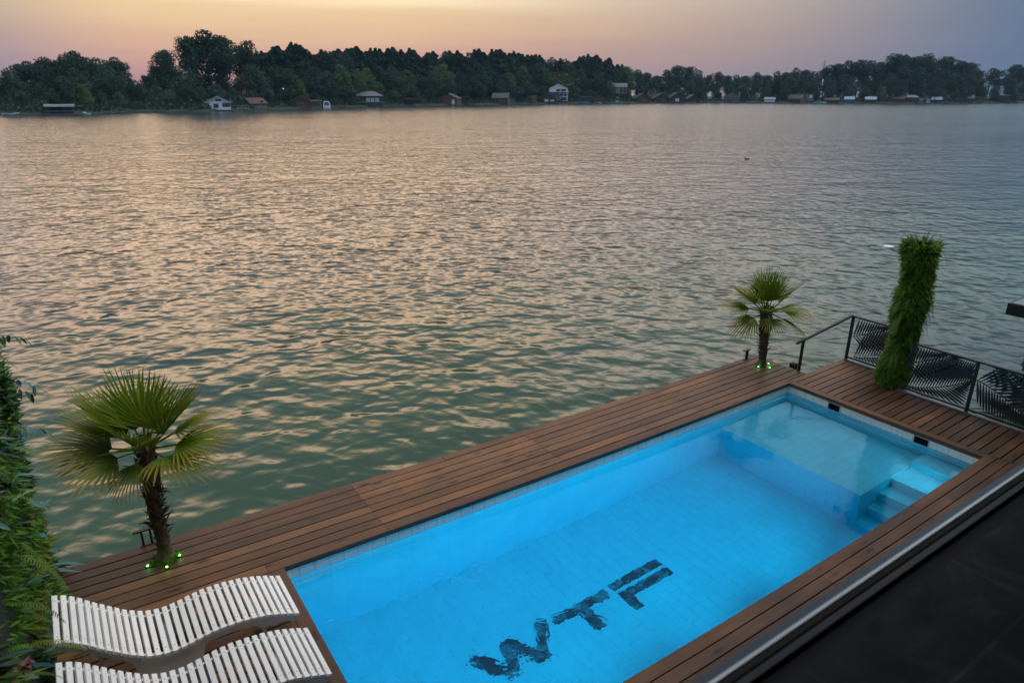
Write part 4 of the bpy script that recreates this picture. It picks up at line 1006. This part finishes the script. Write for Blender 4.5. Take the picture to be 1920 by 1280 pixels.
# trees one can tell apart
tree('round', 402, 56, 24, M_poplar, 'tallest tree of the left shore, a huge dark round crown above the others', None, 1.12)
tree('round', 372, 68, 27, M_poplar, 'left shoulder of dark crown beside the tallest tree', None, .9)
tree('round', 430, 66, 27, M_poplar, 'right shoulder of dark crown beside the tallest tree', None, .9)
tree('flat', 326, 93, 26, M_poplar, 'small dark crown just left of the tallest tree', None, .55)
tree('flat', 481, 76, 26, M_poplar, 'airy tall tree alone just right of the tallest tree', None, .85)
tree('willow', 22, 128, 16, M_tree, 'leaning willow at the left end of the shore', None, .9, .12)
tree('round', 1666, 101, 30, M_poplar, 'broad round crown, highest on the right hand shore', None, 1.1)
tree('round', 1893, 121, 30, M_poplar, 'lone round crown near the right border', None, 1.0)
tree('bush', 1054, 136, 15, M_bright, 'bright yellow green tree above the orange-roofed white house', None, 1.0)
# dead bare tree top
r_ = empty('bare_tree', (*on_dist(1535, 190, shore_D(1535)+38)[:2], .8), 0, 'bare leafless branches sticking out of the right hand skyline', 'tree')
H = on_dist(1535, 113, shore_D(1535)+38)[2]-.8; b = MB(); c0 = np.array(r_.location)
b.tube([c0, c0+np.array((0, 0, H*.6)), c0+np.array((.3, 0, H))], [.35, .22, .05], 6); 
for k in range(14):
    a = k*2.4; z = H*(.72+.018*k); L = 3.4-.12*k; b.tube([c0+np.array((0, 0, z)), c0+np.array((cos(a)*L*.5, sin(a)*L*.5, z+L*.3)), c0+np.array((cos(a)*L, sin(a)*L, z+L*.55))], [.12, .08, .03], 4)
b.build('branches', M_bark, r_)
# undergrowth along the water
Vp = []
random.seed(3)
for i in range(15000):
    px = random.uniform(-80, 1990); D = shore_D(px); off = 2.4+random.random()**1.5*26; p = on_dist(px, shore_y(px), D+off); hmax = .9+1.4*(.5+.5*sin(px*.09))*(.5+.5*sin(px*.23+1))+off*.07
    p[2] = ground_z(off)+random.random()*hmax; u = np.array([random.gauss(0, 1) for _ in range(3)]); u /= np.linalg.norm(u); v = unit(np.cross(u, (random.random(), random.random(), .4))); s = random.uniform(.25, .6)
    Vp += [p-u*s, p+v*s*.7, p+u*s, p-v*s*.7]
tag(quads('undergrowth', Vp, M_tree), 'dark tangled undergrowth along the far bank', 'undergrowth', kind='stuff')

# ================================================================== FAR BANK: HOUSES, BOATS
CC = {'white': (.46, .54, .60), 'dwhite': (.28, .33, .37), 'dark': (.035, .04, .05), 'grey': (.13, .14, .15), 'lgrey': (.18, .20, .22), 'brown': (.075, .034, .024), 'red': (.05, .020, .022), 'orange': (.10, .038, .022),
      'green': (.022, .045, .038), 'rgreen': (.028, .05, .042), 'blue': (.05, .08, .15), 'bluegrey': (.17, .24, .33), 'tan': (.11, .09, .075), 'slate': (.085, .08, .095), 'teal': (.04, .12, .12), 'pane': (.02, .03, .045), 'litpane': (.42, .52, .58), 'pink': (.19, .16, .175)}
def cm(n): return pmat('paint_'+n, CC[n], .65, var=.14, vscale=.8)
def sbar(mb, p, q, w_): mb.bar(p, q, w_)
def house(name, label, cat, x0, x1, yt, yb, wallc, roofc, style='front', off=1.0, wins=(), wallh=.6, depth=None, door=None, float_=True, eave=.35, group=None, winc='pane', stilts=False, open_=False, rz=0.0, frame=True):
    cx = (x0+x1)/2; D = shore_D(cx)+off; foot = on_dist(cx, yb, D)
    az = atan2(foot[0]-CAM[0], foot[1]-CAM[1]); dep = (foot-CAM)@FW
    Wd = (x1-x0)/F_PX*dep; top = on_dist(cx, yt, D); H = top[2]-foot[2]
    root = empty(name, foot, -az+rz, label, cat, group); dp = depth or Wd*.9; hw = Wd/2; wh = H*wallh; B = dict(world=False)
    zb = 0.0
    if stilts:
        zb = H*.38
        for sx in (-.8, -.3, .3, .8):
            for y in (.2, dp-.3):
                b = MB(); b.box(sx*hw-.14, sx*hw+.14, y, y+.28, -1.0, zb); b.build('stilt', cm('lgrey'), root, **B)
        b = MB(); b.box(-hw*1.05, hw*1.05, -1.0, dp, zb-.15, zb-.003); b.build('balcony', cm('grey'), root, **B)
    if float_:
        b = MB(); b.box(-hw*1.12, hw*1.12, -1.6, dp, -max(.5, foot[2]-WZ+.2), -.02); b.build('float_deck', cm('dark'), root, **B)
    b = MB()
    if open_:
        for sx in (-.96, -.3, .34, .93): b.box(sx*hw-.07, sx*hw+.1, 0, .18, 0, wh)
        b.box(-hw, hw, dp*.6, dp*.6+.1, 0, wh)
        b.build('wall', cm(wallc), root, **B)
    else:
        if style == 'front':
            P = [(-hw, 0, zb), (hw, 0, zb), (hw, 0, wh), (0, 0, H*.97), (-hw, 0, wh)]; P2 = [(x, dp, z) for x, y, z in P]
            b.add(P+P2, [(0, 1, 2, 3, 4), (9, 8, 7, 6, 5), (0, 5, 6, 1), (1, 6, 7, 2), (4, 9, 5, 0)])
        elif style == 'side':
            P = [(-hw, 0, zb), (-hw, dp, zb), (-hw, dp, wh), (-hw, dp/2, H*.97), (-hw, 0, wh)]; P2 = [(hw, y, z) for x, y, z in P]
            b.add(P+P2, [(4, 3, 2, 1, 0), (5, 6, 7, 8, 9), (0, 1, 6, 5), (4, 0, 5, 9), (1, 2, 7, 6)])
        else: b.box(-hw, hw, 0, dp, zb, wh)
        b.build('wall', cm(wallc), root, **B)
    b = MB(); e = eave; t = .16
    if style == 'front':
        for s_ in (-1, 1):
            k = e/hw; a = (s_*(hw+e), -e, wh-(H-wh)*k); c = (0, -e, H); V = [a, c, (0, dp+e, H), (a[0], dp+e, a[2])]
            b.add(V+[(p[0], p[1], p[2]+t) for p in V], [(0, 1, 2, 3), (7, 6, 5, 4), (0, 4, 5, 1), (2, 6, 7, 3), (3, 7, 4, 0)])
    elif style == 'side':
        for s_ in (-1, 1):
            y_ = -e if s_ < 0 else dp+e; zz = wh-(H-wh)*e/(dp/2); V = [(-hw-e, y_, zz), (hw+e, y_, zz), (hw+e, dp/2, H), (-hw-e, dp/2, H)]
            b.add(V+[(p[0], p[1], p[2]+t) for p in V], [(0, 1, 2, 3), (7, 6, 5, 4), (0, 4, 5, 1), (1, 5, 6, 2), (3, 7, 4, 0)])
    elif style == 'hip':
        r = hw*.45; V = [(-hw-e, -e, wh), (hw+e, -e, wh), (hw+e, dp+e, wh), (-hw-e, dp+e, wh), (-r, dp/2, H), (r, dp/2, H)]
        b.add(V, [(0, 1, 5, 4), (1, 2, 5), (2, 3, 4, 5), (3, 0, 4), (3, 2, 1, 0)])
    elif style == 'flat': b.box(-hw-e, hw+e, -e, dp+e, wh+.003, H)
    elif style == 'shed':
        V = [(-hw-e, -e, wh), (hw+e, -e, wh), (hw+e*.5, dp+e, H), (-hw, dp+e, H)]; b.add(V+[(p[0], p[1], p[2]+t) for p in V], [(3, 2, 1, 0), (4, 5, 6, 7), (0, 1, 5, 4), (1, 2, 6, 5), (2, 3, 7, 6), (3, 0, 4, 7)])
    rf = b.build('roof', cm(roofc), root, **B)
    for (u0, u1, v0, v1) in wins:       # u across -1..1, v as part of wall height
        xa, xb, za, zc = u0*hw, u1*hw, zb+(wh-zb)*v0, zb+(wh-zb)*v1
        b = MB()
        if frame:
            b.box(xa-.08, xb+.08, -.05, -.004, za-.08, zc+.08)
            fo = b.build('window', cm('dwhite' if wallc not in ('white', 'dwhite') else 'lgrey'), root, **B)
            b = MB(); b.box(xa, xb, -.07, -.052, za, zc); b.build('pane', cm(winc), fo, **B)
        else: b.box(xa, xb, -.05, -.004, za, zc); b.build('window', cm(winc), root, **B)
    if door:
        u0, u1, v1, dc = door; b = MB(); b.box(u0*hw, u1*hw, -.06, -.004, zb+.02, zb+(wh-zb)*v1); b.build('door', cm(dc), root, **B)
    return root, Wd, H, dp
def addpart(ret, name, col_, boxes):
    root, Wd, H, dp = ret; hw = Wd/2; b = MB()
    for (a, c, y0, y1, z0, z1) in boxes: b.box(a*hw, c*hw, y0, y1, z0*H, z1*H)
    return b.build(name, cm(col_), root, world=False)
Hs = house
r = Hs('boathouse', 'low open dark boathouse with flat pale roof at the far left', 'boathouse', 92, 136, 196.5, 213, 'dark', 'dwhite', 'flat', .6, open_=True, wallh=.76, depth=5)
addpart(r, 'railing', 'grey', [(-1, 1, -.3, -.2, .25, .3)])
r = Hs('white_house', 'small white gabled house on a dark float, two windows and an open porch', 'house', 389, 432, 181.5, 206, 'white', 'dwhite', 'front', 1.0, wins=((-.38, .0, .28, .82),), wallh=.55, depth=5, eave=.5)
addpart(r, 'attic_window', 'pane', [(-.2, .28, -.06, -.004, .66, .82)]); addpart(r, 'porch_opening', 'dark', [(.32, .96, -.05, -.004, .2, .5)]); addpart(r, 'side_door', 'grey', [(-.94, -.7, -.05, -.004, .02, .5)])
j = empty('railed_jetty', on_dist(450, 206, shore_D(450)+1), -atan2(*(on_dist(450, 206, 100)-CAM)[:2]), 'pale railed jetty between the white house and the red cabin', 'jetty')
b = MB(); b.box(-2.6, 2.6, 0, 2, -.35, .05); b.build('platform', cm('dark'), j, world=False)
b = MB(); [b.box(x-.06, x+.06, -.05, .05, .05, 1.2) for x in np.linspace(-2.6, 2.6, 6)]; b.box(-2.6, 2.6, -.04, .04, 1.2, 1.32); b.box(-2.6, 2.6, -.04, .04, .62, .7); b.build('railing', cm('lgrey'), j, world=False)
r = Hs('red_cabin', 'weathered cabin with dark red roof right of the railed jetty', 'cabin', 470, 503, 184.5, 206, 'tan', 'red', 'side', 2.5, wins=((-.45, -.2, .15, .5), (.1, .35, .15, .55)), wallh=.55, depth=6, rz=.5)
r = Hs('green_hut', 'small teal green hut up the bank behind the brown cabin', 'hut', 521, 538, 175, 184, 'teal', 'green', 'flat', 13, float_=False, depth=3, wallh=.9)
r = Hs('small_cabin', 'little cabin with steep brown roof above the teal hut', 'cabin', 526, 541, 162, 175, 'tan', 'brown', 'front', 15, float_=False, depth=4)
lampo = empty('yard_lamp', on_dist(533, 184, shore_D(533)+11), 0, 'lamp shining bright white by the teal hut', 'lamp'); lb = on_dist(533, 167.3, shore_D(533)+11); q = np.array(lampo.location)
b = MB(); b.tube([q-np.array((0, 0, .5)), (q[0], q[1], lb[2])], .06, 6); b.build('pole', cm('grey'), lampo)
b = MB(); b.box(q[0]-.14, q[0]+.14, q[1]-.14, q[1]+.14, lb[2], lb[2]+.24); b.build('lamp_head', pmat('lamp_glow', (.9, .9, .8), .4, emit=(1, .93, .78), estr=1.6), lampo)
r = Hs('brown_cabin', 'orange brown cabin with grey gable trim left of the white cabin boat', 'cabin', 547, 584, 180.5, 204, 'brown', 'slate', 'front', 1.2, wins=((-.1, .25, .3, .75),), wallh=.58, depth=6, eave=.6)
r = Hs('lean_to', 'pale lean-to shed joined to the orange brown cabin', 'shed', 577, 603, 188, 202, 'tan', 'lgrey', 'flat', 4.5, wallh=.88, depth=4)
bt = empty('cabin_boat', on_dist(613, 203.2, shore_D(613)-.6), -atan2(*(on_dist(613, 203, 100)-CAM)[:2]), 'white cabin boat with a big dark windscreen, moored bow on', 'boat')
b = MB(); b.add([(-1.25, 0, 0), (1.25, 0, 0), (1.35, 0, .9), (-1.35, 0, .9), (-1.2, 5, 0), (1.2, 5, 0), (1.3, 5, .9), (-1.3, 5, .9)], [(0, 1, 2, 3), (7, 6, 5, 4), (0, 4, 5, 1), (1, 5, 6, 2), (2, 6, 7, 3), (3, 7, 4, 0)]); b.build('hull', cm('white'), bt, world=False)
b = MB(); b.add([(-1.3, .1, .9), (1.3, .1, .9), (.9, .6, 2.35), (-.9, .6, 2.35), (-1.25, 3.5, .9), (1.25, 3.5, .9), (.9, 3.3, 2.35), (-.9, 3.3, 2.35)], [(0, 1, 2, 3), (7, 6, 5, 4), (1, 5, 6, 2), (2, 6, 7, 3), (3, 7, 4, 0)]); b.build('cabin', cm('white'), bt, world=False)
b = MB(); b.add([(-1.0, .0, 1.0), (1.0, .0, 1.0), (.75, .5, 2.15), (-.75, .5, 2.15)], [(0, 1, 2, 3)]); b.build('windscreen', cm('pane'), bt, world=False)
r = Hs('dark_house', 'large dark house with grey hip roof and three pale windows', 'house', 669, 716, 171, 197, 'dark', 'slate', 'hip', 1.2, wins=((-.22, .06, .3, .8), (.12, .40, .3, .8), (.46, .78, .3, .8)), winc='litpane', wallh=.64, depth=8, eave=1.0, frame=False)
addpart(r, 'balcony', 'grey', [(-1, 1.2, -1.3, -1.2, .18, .24)])
addpart(r, 'glowing_corner_lamp', 'tan', [(-1.08, -1.02, -.8, -.6, .52, .57)])
r = Hs('pergola', 'small brown open pergola hut right of the large dark house', 'pergola', 757, 778, 185, 197, 'brown', 'brown', 'flat', 1.5, open_=True, wallh=.82, depth=3)
r = Hs('orange_cabin', 'orange fronted cabin with green roof and a bright white door', 'cabin', 822, 858, 176, 196, 'orange', 'rgreen', 'front', 1.5, wins=((-.3, .1, .25, .7),), wallh=.55, depth=7, door=(.42, .72, .85, 'white'), rz=-.3)
addpart(r, 'green_annex', 'green', [(-1.7, -1.02, .8, 3, 0, .55)])
r = Hs('red_pergola', 'reddish open shed just right of the cabin with the white door', 'shed', 862, 880, 181, 194, 'red', 'red', 'flat', 3, open_=True, wallh=.8, depth=3)
r = Hs('brown_cabin', 'brown cabin with green roof and small square window, mid shore', 'cabin', 922, 952, 175, 194, 'orange', 'rgreen', 'side', 2, wins=((-.1, .25, .3, .75),), wallh=.55, depth=6, rz=-.25)
r = Hs('teal_annex', 'low dark teal annex against the brown mid shore cabin', 'shed', 950, 966, 183, 194, 'teal', 'dark', 'flat', 3, wallh=.85, depth=3)
r = Hs('board_fence', 'grey board fence left of the dark red cabin', 'fence', 985, 1006, 179, 192, 'tan', 'grey', 'flat', 5, wallh=.97, depth=.15, eave=.02, float_=False)
r = Hs('red_cabin', 'dark red cabin with grey roof and one white window, before the orange-roofed white house', 'cabin', 1009, 1043, 174.5, 193, 'red', 'slate', 'front', 1.0, wins=((-.3, .1, .2, .7), (.35, .75, .3, .6)), winc='litpane', wallh=.52, depth=7, eave=.5)
r = Hs('white_house', 'tall white and blue house with an orange tiled roof', 'house', 1029, 1064, 156, 190, 'white', 'orange', 'front', 7, wallh=.72, depth=9, float_=False, eave=.3, wins=((-.25, .15, .66, .92), (.3, .8, .66, .92)))
addpart(r, 'blue_wing', 'blue', [(-.95, .1, -.9, -.01, .02, .5)]); addpart(r, 'terrace', 'white', [(-.98, 1.1, -1.1, -.0, .5, .54)])
addpart(r, 'lower_window', 'pane', [(.25, .5, -.06, -.004, .28, .42), (.62, .88, -.06, -.004, .28, .42)]); addpart(r, 'ground_door', 'lgrey', [(-.35, -.05, -.96, -.91, .03, .26)]); addpart(r, 'ground_opening', 'dark', [(.3, .9, -.06, -.004, .03, .22)])
r = Hs('orange_cabin', 'small orange cabin with pale gable edges, two white boats before it', 'cabin', 1108, 1135, 178, 191.5, 'orange', 'slate', 'front', 2.0, wallh=.5, depth=6, eave=.6, wins=((-.3, .2, .3, .8),))
r = Hs('boat_shed', 'low dark shed left of the small orange cabin', 'shed', 1090, 1108, 181, 191, 'dark', 'grey', 'flat', 4, wallh=.85, depth=5)
r = Hs('stilt_house', 'pinkish house raised on stilts with a violet grey roof', 'house', 1139, 1174, 156.5, 187, 'pink', 'slate', 'side', 9, wins=((-.9, -.8, .2, .9), (-.35, -.2, .2, .9), (.28, .56, .1, .9), (.64, .95, .1, .9)), wallh=.78, depth=8, float_=False, stilts=True)
for (a, c, t, wc, rc, lb_) in ((1192, 1218, 175.5, 'brown', 'rgreen', 'leftmost of the four dark cabins in a row'), (1226, 1255, 175.5, 'red', 'rgreen', 'second from left of the four dark cabins in a row'),
                               (1256, 1283, 173.5, 'red', 'rgreen', 'third of the four cabins in a row, tallest green roof and lit white gable window'), (1288, 1311, 178, 'red', 'slate', 'rightmost and lowest of the four dark cabins in a row')):
    r = Hs('gabled_cabin', lb_, 'cabin', a, c, t, 192, wc, rc, 'front', 1.6, wins=((-.25, .25, .2, .85),) if 'third' in lb_ else ((.1, .4, .2, .7),), winc='litpane' if 'third' in lb_ else 'pane', wallh=.45, depth=9, eave=.7, group='four gabled cabins in a row', rz=.25)
r = Hs('stone_house', 'grey stone house with steep slate roofs edged in white', 'house', 1357, 1384, 172, 192, 'tan', 'slate', 'front', 3, wins=((-.5, -.3, .1, .8), (.05, .25, .1, .8), (.55, .7, .1, .8)), wallh=.5, depth=8, eave=.15)
addpart(r, 'white_gable_post', 'white', [(-1.15, -1.05, -.1, .1, .3, 1.0)]); addpart(r, 'chimney', 'lgrey', [(.9, 1.05, 1, 1.6, .4, .98)])
r = Hs('red_hut', 'small brick red hut right of the grey stone house', 'hut', 1386, 1398, 182, 190, 'red', 'brown', 'front', 6, depth=3)
r = Hs('white_shed', 'little pale boathouse right of the stone house', 'boathouse', 1433, 1452, 183, 192, 'white', 'lgrey', 'shed', 1, wallh=.6, depth=4)
r = Hs('orange_cabin', 'cabin with orange gable end and green roof on a railed float', 'cabin', 1474, 1502, 178, 192, 'orange', 'rgreen', 'side', 2, wallh=.5, depth=6, rz=-.5); addpart(r, 'railing', 'brown', [(-1.2, 1.2, -1.3, -1.2, .1, .22)])
r = Hs('pale_house', 'white framed two floor summer house beside the railed float', 'house', 1503, 1523, 175.5, 191, 'grey', 'rgreen', 'flat', 5, wallh=.92, depth=5, wins=((-.8, -.4, .5, .85), (.3, .8, .5, .85)), winc='litpane')
r = Hs('red_hall', 'long low rusty red roofed hall right of the motor boat', 'shed', 1547, 1571, 184, 193, 'red', 'red', 'side', 2, wallh=.6, depth=5)
for a, c, t, lb_ in ((1583, 1600, 181.5, 'left of the two sheds with pale blue metal roofs'), (1622, 1641, 182, 'right of the two sheds with pale blue metal roofs')):
    Hs('metal_roof_shed', lb_, 'shed', a, c, t, 192, 'blue' if a < 1600 else 'red', 'bluegrey', 'shed', 2, wallh=.48, depth=3.2, group='sheds with pale blue metal roofs')
Hs('red_shed', 'dull red hut right of the two blue roofed sheds', 'hut', 1675, 1692, 180, 193, 'brown', 'red', 'side', 4, wallh=.6, depth=4)
Hs('long_shed', 'long dark boathouse with a pale ridge strip', 'boathouse', 1696, 1720, 178.5, 193, 'dark', 'grey', 'hip', 3, wallh=.7, depth=5)
Hs('pale_boathouse', 'blue white open boathouse right of the long dark one', 'boathouse', 1723, 1742, 183, 193, 'dwhite', 'dark', 'flat', 1.6, wallh=.86, depth=4, wins=((-.2, .3, .1, .8),))
Hs('blue_roof_shed', 'shed with slanted pale blue roof near the right end', 'shed', 1747, 1763, 182, 193, 'dark', 'bluegrey', 'shed', 2, wallh=.5, depth=3.5)
Hs('dark_cabin', 'dark cabin almost lost in the trees near the right end', 'cabin', 1788, 1804, 179, 193, 'dark', 'dark', 'front', 4, wallh=.55, depth=5)
Hs('green_cabin', 'dull green cabin with a white framed window', 'cabin', 1804, 1822, 178.5, 193, 'green', 'green', 'side', 3, wallh=.6, depth=5, wins=((.1, .5, .1, .8),))
Hs('brown_shed', 'low brown shed right of the dull green cabin', 'shed', 1823, 1840, 184, 193, 'tan', 'brown', 'flat', 3, wallh=.8, depth=4)
Hs('red_cabin', 'dark red cabin with thin pale flat roof near the right border', 'cabin', 1867, 1889, 178, 192.5, 'red', 'lgrey', 'flat', 2.5, wallh=.88, depth=5)
def boat(px, yb, L, hullc, label, cab=None, group=None, side=1):
    f = on_dist(px, yb, shore_D(px)-.8); f[2] = WZ+.02; az = atan2(f[0]-CAM[0], f[1]-CAM[1])
    root = empty('motor_boat' if cab else 'rowing_boat', f, -az, label, 'boat', group); b = MB(); n_ = 9; rows_ = []
    for i in range(n_):
        t = i/(n_-1); x = (t-.5)*L*side; wd_ = L*.16*(1-max(0, (t-.45)/.55)**2)*(.85+.15*min(1, t*4)); sh_ = .55*L/5*(1+.5*t*t)
        rows_.append([(x, -wd_, sh_), (x, -wd_*.75, .05), (x, 0, -.1), (x, wd_*.75, .05), (x, wd_, sh_)])
    V = [p for r_2 in rows_ for p in r_2]; b.add(V, [(i*5+k, i*5+k+1, (i+1)*5+k+1, (i+1)*5+k) for i in range(n_-1) for k in range(4)]+[(0, 1, 2, 3, 4)], None, True)
    b.add([p for r_2 in rows_ for p in ((r_2[0][0], r_2[0][1]*.97, r_2[0][2]-.06), (r_2[4][0], r_2[4][1]*.97, r_2[4][2]-.06))], [(2*i, 2*i+1, 2*i+3, 2*i+2) for i in range(n_-1)]); b.build('hull', cm(hullc), root, world=False)
    if cab:
        b = MB(); h = .55*L/5; x0_, x1_ = -.2*L, .18*L; b.add([(x0_, -.1*L, h), (x1_, -.1*L, h), (x1_, .1*L, h), (x0_, .1*L, h), (x0_*.8, -.08*L, h+.16*L), (x1_*.3, -.08*L, h+.16*L), (x1_*.3, .08*L, h+.16*L), (x0_*.8, .08*L, h+.16*L)],
              [(0, 1, 5, 4), (1, 2, 6, 5), (2, 3, 7, 6), (3, 0, 4, 7), (4, 5, 6, 7)]); b.build('windscreen' if cab == 'blue' else 'cabin', cm(cab), root, world=False)
    else:
        b = MB(); [b.box(x-.12, x+.12, -.13*L, .13*L, .38*L/5, .44*L/5) for x in (-.15*L, .12*L)]; b.build('bench', cm('tan'), root, world=False)
boat(20, 216, 3.6, 'white', 'small white boat with a red cabin at the far left border', 'red')
boat(150, 216.5, 2.6, 'lgrey', 'little grey rowing boat right of the open boathouse', None); boat(160, 216, 2.4, 'white', 'white boat moored second right of the open boathouse', 'white')
boat(1121, 194.6, 4.0, 'white', 'white boat moored before the small orange cabin', None); boat(1158, 194.4, 6.0, 'dwhite', 'pale boat moored below the house on stilts', 'dwhite')
boat(1536, 195, 7.5, 'white', 'white and blue motor boat before the low rusty red hall', 'blue'); boat(1090, 194.8, 7, 'bluegrey', 'long low blue grey barge left of the small orange cabin', None)
# dark pontoons lining the water's edge
random.seed(12)
pxs2 = [(200, 30), (225, 22), (265, 26), (298, 22), (335, 30), (640, 16), (735, 18), (795, 18), (885, 14), (905, 12), (972, 12), (1066, 16), (1086, 10), (1180, 12), (1320, 14), (1340, 10), (1400, 14), (1420, 12), (1460, 10), (1610, 12), (1655, 14), (1775, 10), (1850, 12)]
for px, wpx in pxs2:
    f = on_dist(px, shore_y(px), shore_D(px)-.4); f[2] = WZ; az = atan2(f[0]-CAM[0], f[1]-CAM[1]); Wm = wpx/F_PX*((f-CAM)@FW)
    zn = zone(px); root = empty('pontoon', f, -az, 'low dark pontoon below the '+zn, 'pontoon', 'dark pontoons, '+zn)
    b = MB(); b.box(-Wm/2, Wm/2, 0, 2.4, -.2, random.uniform(.25, .45)); b.build('deck', cm('dark'), root, world=False)
    b = MB(); [b.box(x-.05, x+.05, .05, .15, .2, random.uniform(.8, 1.4)) for x in np.linspace(-Wm/2+.1, Wm/2-.1, 4)]; b.build('mooring_posts', cm('brown'), root, world=False)

# ---- water bird
f = on_z(1400, 299, WZ); az = atan2(f[0]-CAM[0], f[1]-CAM[1]); S = .55
bird = bpy.data.objects.new('water_bird', None); COL.objects.link(bird); bird.location = f.tolist(); bird.rotation_euler = (0, 0, -az); tag(bird, 'small dark water bird swimming alone on the open river', 'bird')
b = MB()
def ell(pts, rads, n_=10): b.tube([np.array(p)*S for p in pts], [r*S for r in rads], n_)
ell([(.52, 0, .12), (.44, 0, .10), (.3, 0, .06), (.05, 0, .05), (-.15, 0, .06), (-.27, 0, .10), (-.30, 0, .16), (-.295, 0, .27), (-.30, 0, .36), (-.34, 0, .41), (-.40, 0, .42), (-.44, 0, .41), (-.56, 0, .40)],
    [.01, .05, .11, .14, .12, .08, .05, .035, .035, .055, .05, .022, .006])
b.build('body', pmat('dark_feathers', (.02, .021, .024), .6), bird, world=False)
# ---- evening haze over the river
hm = bpy.data.materials.new('haze_air'); hm.use_nodes = True; T = NT(hm.node_tree); T.n.clear()
pv = T.new('ShaderNodeVolumePrincipled'); o = T.new('ShaderNodeOutputMaterial'); T.l.new(pv.outputs[0], o.inputs[1])
pv.inputs['Color'].default_value = (.45, .72, 1.0, 1); pv.inputs['Density'].default_value = .00009
b = MB(); b.box(-1520, 2620, -520, 2620, -4, 60)
hz = b.build('haze', hm); tag(hz, 'thin blue evening haze over the river', 'haze', kind='stuff')
print('TREES', TREES, 'OBJECTS', len(bpy.data.objects))
